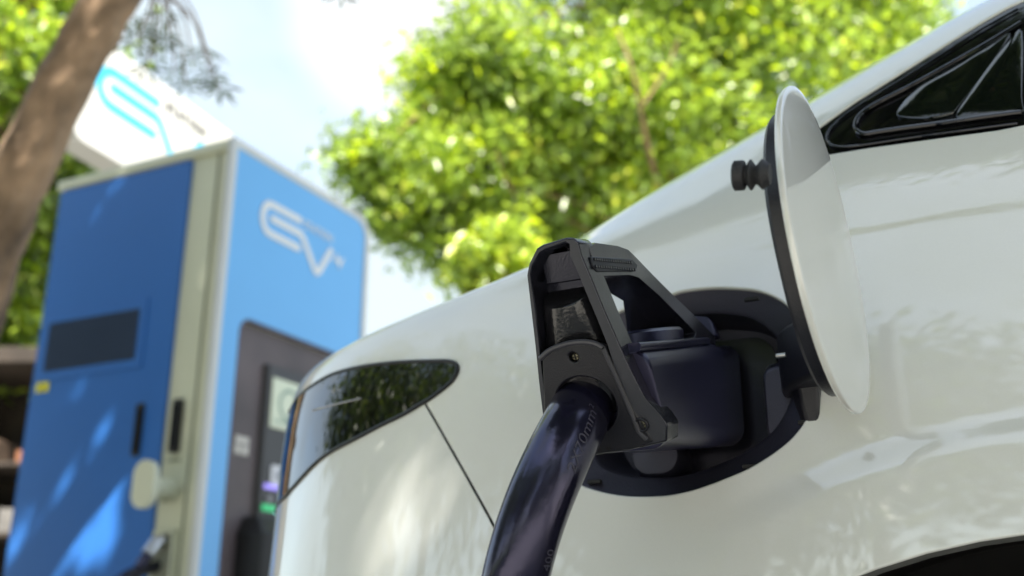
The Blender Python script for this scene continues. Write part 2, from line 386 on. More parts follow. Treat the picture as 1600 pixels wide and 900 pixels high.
body = patch('body', PAINT, np.vstack([bodyF, farF+len(PC), np.array(eF)]), allP, allN, car)
# panel gap
patch('panel_gap', GAP, Fc[cls == 5], PC-NC*.003, NC, car)
# dark glass band
win = patch('window_trim', GLOSSB, np.vstack([Fc[cls == 4]]), PC-NC*.0015, NC, car)
# tail lamp: lens standing a little proud, falling away at its edge
tl = np.array(tail_loop); tl3 = surf(tl[:, 0], tl[:, 1])[3:-3]
def edist(P_):
    d = np.full(len(P_), 9.)
    for i in range(len(tl3)-1):
        a, b = tl3[i], tl3[i+1]; ab = b-a; t = np.clip(((P_-a) @ ab)/(ab @ ab), 0, 1)[:, None]; d = np.minimum(d, np.linalg.norm(P_-(a+t*ab), axis=1))
    return d
# refine the lens by sampling its own finer grid
lu = np.arange(0.0, tl[:, 0].max(), 1/24.); lv = np.arange(tl[:, 1].min(), tl[:, 1].max(), 1/20.)
lp = [tuple(map(float, p)) for p in tail_loop]+[(float(a), float(b)) for a in lu for b in lv if inpoly((a, b), tail_loop)]
Vl, _e, Fl, *_r = delaunay_2d_cdt([Vector(p) for p in lp], [(i, (i+1) % len(tail_loop)) for i in range(len(tail_loop))], [], 0, 1e-7)
UVl = np.array([(p.x, p.y) for p in Vl]); Fl = np.array([f for f in Fl if len(f) == 3 and inpoly(sum((UVl[i] for i in f))/3, tail_loop)])
def lens_surf(u, v):
    p = surf(u, v); d = edist(p); n = normals(u, v)*NSIGN
    return p+n*(.001+.0*d)[:, None]
Pl = lens_surf(UVl[:, 0], UVl[:, 1]); e = .01
Nl = np.cross(lens_surf(UVl[:, 0]+e, UVl[:, 1])-lens_surf(UVl[:, 0]-e, UVl[:, 1]), lens_surf(UVl[:, 0], UVl[:, 1]+e)-lens_surf(UVl[:, 0], UVl[:, 1]-e))*NSIGN
Nl /= np.maximum(np.linalg.norm(Nl, axis=1, keepdims=True), 1e-12)
lamp = patch('tail_light', LENS, Fl, Pl, Nl, car)
lr = MB()
lr.tube([S1(a, b, .0008) for a, b in smooth_path([tl_ for tl_ in tail_loop], 3)], .0017, 10)
lr.build('lamp_rim', mat('lamp_seal', (.006, .006, .006), .35), lamp)
reflection_line = MB()
rp_ = [hit(*p) for p in [(491, 642), (515, 635), (540, 629), (566, 623)]]
reflection_line.tube([S1(a, b, .0012) for a, b in smooth_path(rp_, 4)], .0007, 6)
reflection_line.build('lens_reflection', mat('lens_reflection_grey', (.08, .08, .09), .12, 0, .8), lamp)  # thin pale line on the lens, a reflection drawn as a part
mPl, mNl = mirror(Pl, Nl)
patch('tail_light', LENS, Fl, mPl, mNl, car)

# window panes and mouldings
def uvtube(pxs, r, off, closed=False, name='moulding', m=GLOSSB, n=5, parent=None):
    h = smooth_path([hit(*p) for p in pxs], n, closed); pp = [S1(a, b, off) for a, b in h]
    if closed: pp.append(pp[0])
    return MB().tube(pp, r, 10).build(name, m, parent or win)
uvtube([(1596, 36), (1540, 70), (1480, 104), (1420, 137), (1375, 160), (1349, 176), (1338, 190), (1338, 203), (1350, 210), (1372, 207), (1420, 200), (1480, 192), (1596, 176)], .0019, .0002)
uvtube([(1590, 14), (1533, 46), (1467, 88), (1400, 130), (1335, 170), (1305, 193), (1292, 212), (1300, 227), (1330, 229), (1400, 219), (1500, 205), (1590, 193)], .0010, .0000)
def pane(pxs, nm):
    loop = smooth_path([hit(*p) for p in pxs], 4, True); p = [S1(a, b, .0005) for a, b in loop]; c = sum(p)/len(p); N_ = len(p)
    nn = normals(np.array([loop[0][0]]), np.array([loop[0][1]]))[0]*NSIGN
    rings = [[x-nn*.004 for x in p], p, [x+(c-x)*.03+nn*.0006 for x in p], [x+(c-x)*.5+nn*.0008 for x in p], [x+(c-x)*.97+nn*.0009 for x in p]]
    return MB().loft(rings, False, True).build(nm, GLASS, win, ang=60)
pane([(1402, 181), (1412, 160), (1432, 138), (1452, 124), (1500, 98), (1575, 52), (1560, 85), (1500, 165), (1480, 180), (1440, 186)], 'quarter_glass')
pane([(1494, 180), (1512, 152), (1545, 105), (1580, 62), (1597, 50), (1597, 150), (1596, 176), (1540, 183), (1505, 186)], 'door_glass')

# ---------------- charge port recess
pl = np.array(port_loop); pp3 = surf(pl[:, 0], pl[:, 1]); pc = np.array([-.004, .002, pp3[:, 2].mean()])
def pring(scale, depth, sh=(0, 0)):
    out = []
    for p in pp3:
        x = pc[0]+(p[0]-pc[0])*scale+sh[0]; z = pc[2]+(p[2]-pc[2])*scale+sh[1]; out.append(np.array([x, p[1]*max(0, 1-depth/.03)+depth if depth < .03 else depth, z]))
    return out
pan = MB().loft([pring(1.012, .0045), pring(.985, .0045), pring(.965, .0065), pring(.80, .013, (-.002, -.001)), pring(.775, .016, (-.002, -.001)), pring(.765, .056, (-.002, 0)), pring(.74, .066), pring(.3, .068), pring(.02, .068)], False, False).build('charge_port_recess', WELL, car, ang=50)
tag(pan, None)
slots = MB()
for sx, sy in ((1175, 468), (930, 753), (1173, 729), (1260, 660)):
    c = onY(sx, sy, .0085); slots = MB().box(c[0]-.005, c[0]+.005, c[1]-.0030, c[1]+.001, c[2]-.0013, c[2]+.0013).build('clip_slot', GAP, pan, bevel=.0004)
# socket: raised collar with a deep rounded well that the plug sits in
def RX(x, z, d): return (x, d, z)
zc = pc[2]
MB().slab(rrect(-.052, .042, zc-.050, zc+.046, .018, 8), [], RX, .060, .066).build('socket_face', BLK, pan)
# stepped shoulder of the recess wall on the hinge side
MB().loft([[(x, d, z) for x, z in rrect(.040, .0665-k, zc-.038, zc+.018-k, .008, 5)] for d, k in ((.067, 0), (.030, .001), (.022, .006))]).build('wall_step', WELL, pan, ang=30, bevel=.0015)
MB().loft([[(x, d, z) for x, z in rrect(-.058, -.025, zc-.062+k, zc-.030, .012, 5)] for d, k in ((.067, 0), (.034, .002), (.026, .008))]).build('wall_step', WELL, pan, ang=30)

# ---------------- charging lid
LT = cat_(1238, 133, .540); LB = cat_(1352, 640, .550); LC = (LT+LB)/2
LV = (LT-LB); lv_len = np.linalg.norm(LV); LV = LV/lv_len
_h = np.array([math.sin(R(31)), math.cos(R(31)), 0]); LH = np.array([_h @ FW, _h @ IN, 0]); LH -= LV*(LH @ LV); lh_len = .14; LH /= np.linalg.norm(LH)
LN = np.cross(LV, LH)
if LN[0] < 0: LN = -LN
print('loop', [np.round(p, 3) for p in (o_t[0], o_t[-1])]) if 0 else print('lid', lv_len, lh_len, 'normal', LN)
def lid_pt(a, b, off): # a along H, b along V in -1..1
    dome = .004*(1-(a*a*.9+b*b*.75))
    return LC+LH*a*lh_len/2+LV*b*lv_len/2+LN*(off+dome-.001)
def lid_ring(s, off, n=96, ex=2.05):
    out = []
    for k in range(n):
        t = 2*math.pi*k/n; c, s_ = math.cos(t), math.sin(t); a = math.copysign(abs(c)**(2/ex), c); b = math.copysign(abs(s_)**(2/ex), s_)
        out.append(lid_pt(a*s, b*s, off))
    return out
rings = [lid_ring(.05, -.0035)]+[lid_ring(s, -.0035) for s in (.4, .7, .9, .965)]+[lid_ring(.972, -.0036), lid_ring(.984, -.0036), lid_ring(.995, -.0030), lid_ring(1.0, -.0018), lid_ring(1.0, -.0008), lid_ring(.998, -.0002), lid_ring(.994, 0)]+[lid_ring(s, 0) for s in (.96, .9, .8, .65, .5, .35, .2, .05)]
lid = MB().loft(rings).build('charge_lid', PAINT, car, ang=60)
liner = MB()
def lin_ring(s, off): 
    out = []
    for k in range(64):
        t = 2*math.pi*k/64; c, s_ = math.cos(t), math.sin(t); a = math.copysign(abs(c)**.75, c)*.93; b = math.copysign(abs(s_)**.9, s_)*.86-.01
        if b > .40: a *= 1-.25*(b-.4)
        out.append(lid_pt(a*s, b*s+.01, off-.0035))
    return out
thick = .0088
liner.loft([lin_ring(1.0, 0), lin_ring(1.0, -thick+.002), lin_ring(.975, -thick), lin_ring(.6, -thick), lin_ring(.1, -thick)])
liner = liner.build('lid_liner', BLK2, lid, ang=40)
# bump stop
b0 = lid_pt(-.55, .42, -.0035-thick+.002); bd = -LN
prof = [(0, .0050), (.0015, .0056), (.0045, .0074), (.0052, .0072), (.0085, .0046), (.0092, .0046), (.0118, .0074), (.0125, .0074), (.0146, .0050), (.0154, .0050), (.0162, .0068), (.0172, .0073), (.0226, .0073), (.0236, .0062), (.0238, .001)]
bt = cat_(1142, 275, .485); bb_ = cat_(1200, 272, .478)
bd = (bt-bb_); print('stop len', np.linalg.norm(bd)); bl = np.linalg.norm(bd); bd /= bl
MB().tube([bb_+bd*(h*bl/.0238-.001) for h, r in prof], [r*.98 for h, r in prof], 28).build('bump_stop', RUBBER, lid, ang=40)
# gooseneck hinge
def prism_px(pxs0, d0, pxs1, d1, name, m, parent, bev=.002):
    a = [cat_(x, y, d0) for x, y in pxs0]; b = [cat_(x, y, d1) for x, y in pxs1]
    return MB().loft([a, b]).build(name, m, parent, bevel=bev, ang=30)
hinge = MB()
hx = [onX(x, y, .078) for x, y in ()]
def hp(x, y, z): return (x, y, z)
arm_o = [(.052, .040), (.0525, .018), (.057, .000), (.066, -.014), (.080, -.030), (.0885, -.040), (.098, -.030), (.088, -.008), (.078, .010), (.074, .040)]
z0_, z1_ = .848, .885
hinge = MB().loft([[(x, y, z1_+.004) for x, y in arm_o], [(x, y, (z0_+z1_)/2) for x, y in arm_o], [(x*.96+.003, y, z0_) for x, y in arm_o]]).build('lid_hinge', BLK2, car, bevel=.003, ang=30)
MB().loft([[(x, y, z) for x, y in ((.060, .036), (.060, .006), (.068, -.006), (.082, -.006), (.082, .03))] for z in (z0_+.004,)]+[[(x, y, z0_-.022) for x, y in ((.066, .034), (.066, .012), (.070, .004), (.078, .004), (.078, .028))]]).build('hinge_foot', BLK2, hinge, bevel=.002)
c = cat_(1213, 556, .662); MB().tube([c, c+np.array([.006, 0, 0])], .0016, 12).build('hinge_pin', STEEL, hinge)

# ---------------- wheel in its arch
ARCHM = mat('wheel_arch_liner', (.012, .012, .013), .8)
for wx in (WX, 2.62):
    for yy, sg in ((0.0, 1), (1.84, -1)):
        wl = empty('wheel', (wx, yy+sg*.125, .34), car)
        n = 48; T = MB(); prof = [(-.11, .22), (-.11, .30), (-.095, .33), (-.06, .34), (.06, .34), (.095, .33), (.11, .30), (.11, .22)]
        T.loft([[(r*math.cos(2*math.pi*k/n), y, r*math.sin(2*math.pi*k/n)) for k in range(n)] for y, r in prof], False, False).build('tyre', RUBBER, wl)
        Rm = MB().loft([[(r*math.cos(2*math.pi*k/n), y, r*math.sin(2*math.pi*k/n)) for k in range(n)] for y, r in ((-sg*.11, .222), (-sg*.10, .20), (-sg*.02, .19), (-sg*.02, .02))], False, True)
        for k in range(10):
            a = 2*math.pi*k/10; ca, sa = math.cos(a), math.sin(a)
            Rm.box(.03, .205, -.012, .012, -.014, .014, lambda p: (p[0]*ca-p[2]*sa, -sg*.085+p[1], p[0]*sa+p[2]*ca))
        Rm.build('rim', STEEL, wl)
arch = MB()
for wx in (WX,):
    n = 40
    arch.loft([[(wx+r*math.cos(math.pi*k/n), y, WZ+r*math.sin(math.pi*k/n)) for k in range(n+1)]+[(wx+r, y, .2), (wx-r, y, .2)][::1] for y, r in ((.012, .402), (.04, .41), (.34, .41), (.35, .05))], False, False)
arch.build('wheel_arch_liner', ARCHM, car)
# ------------------------------------------------------------------ the charging plug
gun = empty('charging_plug', CO); gun.rotation_euler = (0, 0, -CA)
tag(gun, 'black charging plug with looped handle pushed into the white car', 'charging plug')
XM = -.016
PB = np.array([0, -.130, .798]); PT = np.array([0, -.200, .897]); PS = (PT-PB)/np.linalg.norm(PT-PB); PM = np.array([0, -PS[2], PS[1]]) # outward normal
PE = np.array([0, -math.cos(R(16)), -math.sin(R(16))])
def onplate(px, py, off=0.):
    r = cray(px, py); o = PB+PE*off; t = ((o-C0) @ PM)/(r @ PM); p = C0+r*t; return (p[0], (p-o) @ PS)
def PLm(x, s, d): p = PB+PS*s+PE*d; return (x, p[1], p[2])
OUT = [(823, 428), (826, 412), (838, 388), (848, 382), (884, 371), (896, 371), (903, 378), (908, 398), (925, 438), (945, 487), (966, 535), (985, 577), (1008, 622), (1032, 648), (1043, 664), (1042, 690), (1000, 700), (960, 706), (920, 713), (880, 718), (860, 712), (852, 690), (848, 650), (842, 600), (836, 540), (829, 480)]
IN_ = [(829, 430), (832, 416), (843, 396), (853, 390), (884, 379), (891, 383), (892, 402), (903, 425), (918, 462), (934, 500), (950, 540), (958, 566), (964, 590), (975, 640), (968, 690), (900, 700), (866, 700), (858, 660), (850, 600), (843, 540), (836, 480)]
out2 = [onplate(*p) for p in OUT]; in2 = [onplate(*p) for p in IN_]
shell = MB().slab(out2, [in2], PLm, 0, -.022).build('rear_shell', BLK, gun, bevel=.0011)
_c = np.mean(np.array(out2), 0); o3 = [tuple(_c+(np.array(p)-_c)*.982) for p in out2]; i3 = [tuple(_c+(np.array(p)-_c)*1.012) for p in in2]
MB().slab(o3, [i3], PLm, .0, .0005).build('shell_rim', mat('rim_highlight_grey', (.040, .042, .052), .33, bump=.2, bscale=1500), shell, smooth=False)  # paler face over the rim, edge highlights put into its colour
MB().slab([(x, s) for x, s in in2], [], PLm, -.0205, -.0235).build('shell_floor', BLK, gun)
# sleeve over the cable root inside the shell: a tapering half pipe with a rounded top rim
sl = []
for (pxa, pxb, pyy, dd) in ((846, 914, 452, .0145), (847, 917, 468, .0155), (849, 930, 500, .0155), (851, 948, 545, .0155), (853, 960, 580, .0155), (856, 972, 640, .0155)):
    a = onplate(pxa, pyy, -.012); b = onplate(pxb, pyy, -.012); cx = (a[0]+b[0])/2; rr = (b[0]-a[0])/2*1.2; s0 = (a[1]+b[1])/2
    sl.append([PLm(cx+rr*math.cos(math.pi*k/20), s0-(.010*math.sin(math.pi*k/20) if pyy < 460 else .005*math.sin(math.pi*k/20)), -.020+dd*math.sin(math.pi*k/20)**.8) for k in range(21)])
MB().loft(sl, True, True).build('cable_sleeve', mat('gloss_moulded_black', (.010, .010, .012), .16, 0, .4, bump=.15, bscale=500), gun, ang=50, bevel=.0008)
# clamp plate round the cable
CP = [(848, 556), (858, 547), (872, 540), (892, 534), (915, 532), (935, 535), (946, 540), (958, 566), (975, 606), (992, 642), (1008, 666), (1022, 690), (985, 703), (920, 712), (865, 706), (856, 690), (851, 640)]
cp2 = [onplate(*p) for p in CP]
hc = onplate(916, 634); hr = .0180; sc_ = onplate(897, 558)
plate = MB().slab(cp2, [circ(hc[0], hc[1], hr, 32), circ(sc_[0], sc_[1], .0030, 14)], PLm, .0012, -.0055).build('clamp_plate', BLK2, gun, bevel=.0009)
arcp = smooth_path([onplate(*p) for p in [(846, 560), (858, 549), (872, 542), (892, 536), (915, 534), (932, 537), (943, 543)]], 4)
MB().tube([PLm(x, s, .0016) for x, s in arcp], .0016, 8).build('clamp_rim', mat('lighter_plastic_edge', (.045, .045, .055), .4), plate)  # raised edge in a lighter grey than the plate
edg = [onplate(*p) for p in [(944, 544), (958, 575), (975, 615), (992, 655), (1000, 674), (1012, 686)]]
MB().tube([PLm(x, s, .0014) for x, s in smooth_path(edg, 3)], .0014, 8).build('clamp_edge', MATS['lighter_plastic_edge'], plate)
def screw(px, py, r, off, par):
    x, s = onplate(px, py, off); p = np.array(PLm(x, s, off)); n = PM
    o = MB().tube([p-n*.002, p-n*.0004, p], [r, r, r*.8], 16).build('screw', SCREW, par, ang=30)
    MB().box(-r*.75, r*.75, -r*.16, r*.16, 0, .0003, lambda q_: np.array(PLm(x+q_[0], s+q_[1], off+q_[2]))).build('screw_slot', GAP, o, smooth=False)
    MB().box(-r*.16, r*.16, -r*.75, r*.75, 0, .0005, lambda q_: np.array(PLm(x+q_[0], s+q_[1], off+q_[2]))).build('screw_slot', GAP, o, smooth=False)
screw(899, 558, .0022, -.0022, gun)
MB().slab(circ(*onplate(1003, 664), .0044, 20), [circ(*onplate(1003, 664), .0028, 20)], PLm, .0002, .0024).build('screw_boss', BLK2, plate, bevel=.0006)
screw(1004, 664, .0022, .0008, gun)
# underside lip with two drain holes
lipa = [onplate(*p) for p in [(1042, 690), (1000, 700), (960, 706), (920, 713), (880, 718)]]
for hx_, hy_ in ((933, 703), (951, 701)):
    x, s = onplate(hx_, hy_, .0012); MB().slab(circ(x, s, .0012, 12), [], PLm, .0010, .0018).build('drain_hole', GAP, plate, smooth=False)

# handle loop seen from the side: one ring with tapering width
def wid(y, z):
    return max(float(np.interp(z, [.798, .806, .811, .820, .834, .847, .862, .8775, .89, .90], [.036, .0375, .0357, .0295, .0253, .0224, .0193, .0167, .0148, .0144])) if y < -.09 else 0, .0125+.0185*min(max((y+.06)/.055, 0), 1))
def side(px, py, X):
    for _ in range(25): p = onX(px, py, X); X = .5*X+.5*(XM+wid(p[1], p[2]))
    return (p[1], p[2])

o_t = [side(930, 379, .0), side(965, 384, .0), side(982, 390, .0), side(996, 404, .001), side(1020, 429, .004), side(1050, 459, .008), side(1082, 490, .012), side(1117, 525, .0165)]
lowr = [(o_t[-1][0]+.004, o_t[-1][1]-.015), (-.05, .858), (-.11, .842)]
o_l = [PLm(0, s_, -.014)[1:] for s_ in (.045, .06, .075, .10, .117)]
outer = o_t+lowr+o_l
inner = [side(930, 425, .001), side(936, 432, .001), side(985, 430, .002), side(998, 434, .003), side(1030, 462, .006), side(1060, 492, .010), side(1088, 520, .014), side(1085, 527, .0145), side(1030, 536, .0125), side(982, 544, .0105), side(975, 532, .009), side(955, 487, .0055), side(938, 450, .003)]
def SD(y, z, d): return (XM+d*wid(y, z), y, z)
loop = MB().slab(outer, [inner], SD, 1, -1).build('handle_loop', BLK, gun, bevel=.0022, seg=3)
# recessed grip panel with rows of ribs
gp = [side(921, 401, .0), side(985, 405, .001), side(994, 414, .002), (side(992, 424, .002)), side(932, 425, .001), side(924, 416, .0)]
pad = MB().slab(gp, [], SD, 1.0, 1.07).build('grip_pad', mat('grip_rubber', (.035, .036, .045), .5), gun, bevel=.0008)
rb = MB()
for r_, (xa, ya, xb, yb) in enumerate(((925, 406, 982, 411), (927, 417, 988, 422))):
    for k in range(17):
        t = k/16; X = .0016; y, z = side(xa+(xb-xa)*t, ya+(yb-ya)*t, X)
        rb.box(-.0009, .0009, -.0007, .0007, 0, .0011, lambda q_: (XM+wid(y, z)*1.07+q_[2], y+q_[0], z+q_[1]))
rb.build('grip_ribs', BLK, pad, smooth=False)
# barrel that runs into the socket
def zt(y): return .8445+.262*(y+.16)
def zb(y): return .798+.13*(y+.13)
def yb(y, z): return max(y, -.130-.707*(z-.798)+.012)
bar = MB().loft([[(XM+x, yb(y, z), z) for x, z in rrect(-w_, w_, zb(y)+k, zt(y)-k, .012, 6)] for y, w_, k in ((-.146, .0325, .001), (-.144, .0335, 0), (-.10, .035, 0), (-.05, .037, 0), (-.005, .0375, 0), (-.003, .035, .002), (.02, .035, .002), (.045, .035, .002))]).build('plug_barrel', BLUEBLK, gun, ang=35, bevel=.0012)
MB().loft([[(XM+x, max(y, -.130-.707*(zt(y)-.798)+.012), zt(y)+z) for x, z in rrect(-w_, w_, -.0012, .0042, .0022, 3)] for y, w_ in ((-.158, .0285), (-.155, .0305), (-.02, .0325), (-.015, .030))]).build('top_plate', BLUEBLK, gun, bevel=.0008)
# thumb boss
th = MB(); ty = -.070
for z, r in ((-.002, .0235), (.007, .0235), (.0092, .0215), (.0096, .010), (.0096, .001)):
    th.v += [] 
th.loft([[(XM+.004+r*math.cos(2*math.pi*k/40), ty+1.5*r*math.sin(2*math.pi*k/40), zt(ty+1.5*r*math.sin(2*math.pi*k/40))+.004+z) for k in range(40)] for z, r in ((-.002, .0235), (.0065, .0235), (.0085, .0215), (.009, .010), (.009, .001))]).build('thumb_button', BLUEBLK, gun, ang=40)
tb_ = [onY(x, y, .012) for x, y in ((1078, 493), (1104, 494), (1110, 500), (1120, 523), (1104, 527), (1088, 512))]
MB().loft([[(p[0], p[1]+k, p[2]) for p in tb_] for k in (0, .012)]).build('latch_tab', BLUEBLK, gun, bevel=.0012)

# ---------------- thick cable from the plug down to the yard and back to the cabinet
cab_h = np.array([hc[0], *PLm(hc[0], hc[1], 0)[1:]])
def W(c): return CO+FW*c[0]+IN*c[1]+UP*c[2]
hw = W(cab_h)
cp_pts = [W(np.array([hc[0], *PLm(hc[0], hc[1], -.02)[1:]])), at(918, 628, .592), at(893, 672, .563), at(866, 726, .548), at(842, 782, .541), at(822, 840, .537), at(805, 905, .536), at(792, 980, .54), at(782, 1100, .56), (.0, .50, .30), (-.06, .55, .08), (-.2, .75, .022), (-.55, 1.3, .022), (-.62, 2.0, .022), (-.75, 2.45, .05), (-.82, 2.7, .35), (-.98, 2.60, .62), (-1.00, 2.68, .80), (-.955, 2.85, .86)]
cpath = smooth_path(cp_pts, 10)
crad = [.0178 if i < 110 else .0155 for i in range(len(cpath))]
cable = MB().tube(cpath, crad, 40).build('charging_cable', CABLE)
tag(cable, 'thick glossy black cable hanging from the plug at the white car', 'cable')
# printed lettering along the cable
def cable_text(txt, i0, ang0, size, name):
    cum = [0]
    for a, b in zip(cpath[:-1], cpath[1:]): cum.append(cum[-1]+np.linalg.norm(b-a))
    def M(x, y, d):
        s = cum[i0]-x; i = max(0, int(np.searchsorted(cum, s)-1)); t = (s-cum[i])/(cum[i+1]-cum[i]); P = cpath[i]*(1-t)+cpath[i+1]*t
        T = cpath[min(i+1, len(cpath)-1)]-cpath[max(i-1, 0)]; T2 = cpath[min(i+2, len(cpath)-1)]-cpath[i]; T = T*(1-t)+T2*t; T = T/np.linalg.norm(T)
        rt = np.array([1., 0, 0]); rt -= T*(rt @ T); rt /= np.linalg.norm(rt); tc_ = np.cross(T, rt)
        if tc_[1] > 0: tc_ = -tc_
        a = ang0+y/.0178; return P+(.0178+.0003)*(math.cos(a)*tc_+math.sin(a)*rt)*1.0 if False else P+(.0178+.0003)*(math.cos(a)*tc_-math.sin(a)*rt)
    o = text_mesh(txt, size, M, name, mat('faded_print', (.05, .047, .07), .5), cable); return o
cable_text('2X70mm\u00b2', 32, -.80, .0085, 'cable_print')
cable_text('450  400', 62, -1.0, .0075, 'cable_print')
# ------------------------------------------------------------------ charging cabinet
CB = R(26)
_r = px_ray(357, 221); HT = 2.10; CC = EYE+_r*((HT-CZ)/_r[2])
cabi = empty('charging_cabinet', (CC[0], CC[1], 0)); cabi.rotation_euler = (0, 0, -CB)
tag(cabi, 'tall blue charging cabinet with cream frame and a lit recess', 'charging cabinet')
# local: x = -(left direction) (left face runs to -x), y = along the logo face away from camera, z up
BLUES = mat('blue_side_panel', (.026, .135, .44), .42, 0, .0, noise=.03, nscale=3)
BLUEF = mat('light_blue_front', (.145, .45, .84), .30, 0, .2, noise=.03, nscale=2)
CREAM = mat('cream_powder_coat', (.62, .63, .48), .42, 0, .1, bump=.06, bscale=400, noise=.03)
WHT = mat('white_edge_paint', (.62, .63, .62), .4, noise=.02)
LOGOW = mat('white_logo', (.78, .78, .78), .5)
DKI = mat('dark_recess_interior', (.105, .078, .078), .5, noise=.3, nscale=4)
Wc, Dc = .70, .72
frame = MB().box(-Wc, 0, .005, Dc, .12, HT-.0).build('frame', CREAM, cabi, bevel=.006)
MB().box(-Wc+.03, -.03, .03, Dc-.03, .0, .12).build('plinth', mat('dark_plinth', (.03, .03, .03), .6), cabi)
MB().box(-Wc-.012, .008, -.010, Dc+.012, HT-.028, HT+.004).build('top_cap', CREAM, cabi, bevel=.004)
# side door panel in blue (left face is the plane y=0, facing -y)
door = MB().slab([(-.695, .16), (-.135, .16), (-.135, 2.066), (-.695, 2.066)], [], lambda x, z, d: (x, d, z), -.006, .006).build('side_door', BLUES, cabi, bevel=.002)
# grille with frame
gx0, gx1, gz0, gz1 = -.650, -.272, 1.450, 1.606
gr = empty('vent_grille', (0, 0, 0), cabi)
MB().slab([(gx0-.022, gz0-.028), (gx1+.028, gz0-.028), (gx1+.028, gz1+.03), (gx0-.022, gz1+.03)], [[(gx0, gz0), (gx1, gz0), (gx1, gz1), (gx0, gz1)]], lambda x, z, d: (x, d, z), -.010, -.0055).build('grille_frame', BLUES, gr, bevel=.0015)
gm = MB().box(gx0, gx1, -.0075, -.0065, gz0, gz1).build('grille_back', mat('dark_blue_mesh', (.022, .030, .060), .6), gr)
bars = MB()
for k in range(46):
    x = gx0+(gx1-gx0)*(k+.5)/46; bars.box(x-.0012, x+.0012, -.0095, -.0078, gz0, gz1)
for k in range(20):
    z = gz0+(gz1-gz0)*(k+.5)/20; bars.box(gx0, gx1, -.0112, -.0098, z-.0012, z+.0012)
bars.build('grille_mesh', mat('blue_grey_mesh', (.035, .060, .12), .5), gr, smooth=False)
st = MB().box(-.672, -.618, -.0085, -.0065, 1.388, 1.418).build('warning_sticker', mat('yellow_sticker', (.75, .68, .03), .5), cabi)
MB().slab([(-.652, 1.393), (-.638, 1.393), (-.645, 1.411)], [], lambda x, z, d: (x, d, z), -.0095, -.0088).build('warning_mark', GAP, st, smooth=False)
for xa in (-.226, -.088):
    hd = MB().slab(rrect(xa-.016, xa+.016, 1.162, 1.314, .008), [], lambda x, z, d: (x, d, z), -.010, .002).build('door_handle', mat('handle_black', (.02, .018, .018), .4), cabi, bevel=.002)
    MB().slab(rrect(xa-.007, xa+.009, 1.175, 1.30, .006), [], lambda x, z, d: (x, d, z), -.0155, -.0105).build('lever', BLK, hd, bevel=.002)
MB().box(-.112, -.068, -.0015, .006, 1.140, 1.146).build('small_stamp', mat('stamp_grey', (.25, .27, .20), .5), cabi)
# cable hanger: round neck carrying an upright oval disc
hg = MB().tube([(-.088, -.0, 1.060), (-.088, -.004, 1.060), (-.088, -.0041, 1.062), (-.080, -.095, 1.062)], [.038, .038, .029, .026], 32).build('cable_hanger', CREAM, cabi, ang=30)
MB().slab(rrect(-.116, -.040, 1.000, 1.128, .0378, 12), [], lambda x, z, d: (x, d, z), -.112, -.094).build('hanger_disc', CREAM, cabi, bevel=.004)
# cable outlet niche in the cream strip
MB().slab(rrect(-.125, -.050, .60, .955, .008), [rrect(-.117, -.058, .61, .945, .006)], lambda x, z, d: (x, d, z), -.010, .004).build('outlet_frame', CREAM, cabi, bevel=.002)
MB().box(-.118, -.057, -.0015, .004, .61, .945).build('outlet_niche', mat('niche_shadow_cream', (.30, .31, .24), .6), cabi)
MB().tube([(-.088, .0, .925), (-.088, -.03, .915), (-.094, -.05, .885)], [.022, .022, .020], 20).build('cable_gland', STEEL, cabi)
vs3 = smooth_path([(-.094, -.047, .89), (-.104, -.075, .83), (-.118, -.082, .72), (-.125, -.08, .5), (-.12, -.07, .2), (-.12, -.10, .04)], 6)
MB().tube(vs3, .0155, 20).build('outlet_cable', CABLE, cabi)
# seam line and white corner post
MB().box(-.0325, -.0305, -.002, .006, .14, HT-.03).build('frame_seam', MATS['stamp_grey'], cabi, smooth=False)
# logo face (plane x=0 facing +x): white surround plate with rounded far corner, blue panel set in, recess
def FY(y, z, d): return (d, y, z)
def corner_poly(y0, y1, z0, z1, r, n=10):
    return [(y0, z0), (y1, z0)]+[(y1-r+r*math.cos(R(90*k/n)), z1-r+r*math.sin(R(90*k/n))) for k in range(n+1)]+[(y0, z1)]
rec = [(.092, .50), (.64, .50), (.64, 1.572)]+[(.140-.048*math.sin(R(90*k/8)), 1.524+.048*math.cos(R(90*k/8))) for k in range(9)]
wp = MB().slab(corner_poly(-.012, .732, .14, HT-.004+.012, .075), [corner_poly(.016, .706, .16, 2.082, .06)], FY, .010, .030).build('front_surround', WHT, cabi, bevel=.005)
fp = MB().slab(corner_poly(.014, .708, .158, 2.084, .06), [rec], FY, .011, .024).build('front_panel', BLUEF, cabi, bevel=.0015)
# the recess: box set into the cabinet standing on the front plane
ri = MB().slab(rec, [[(.098, .506), (.634, .506), (.634, 1.566)]+[(.140-.042*math.sin(R(90*k/8)), 1.524+.042*math.cos(R(90*k/8))) for k in range(9)]], FY, .0235, -.0).build('recess_rim', mat('recess_violet_edge', (.06, .05, .12), .3), cabi)
MB().box(.0015, .0035, .10, .632, .508, 1.562).build('recess_back', DKI, cabi)
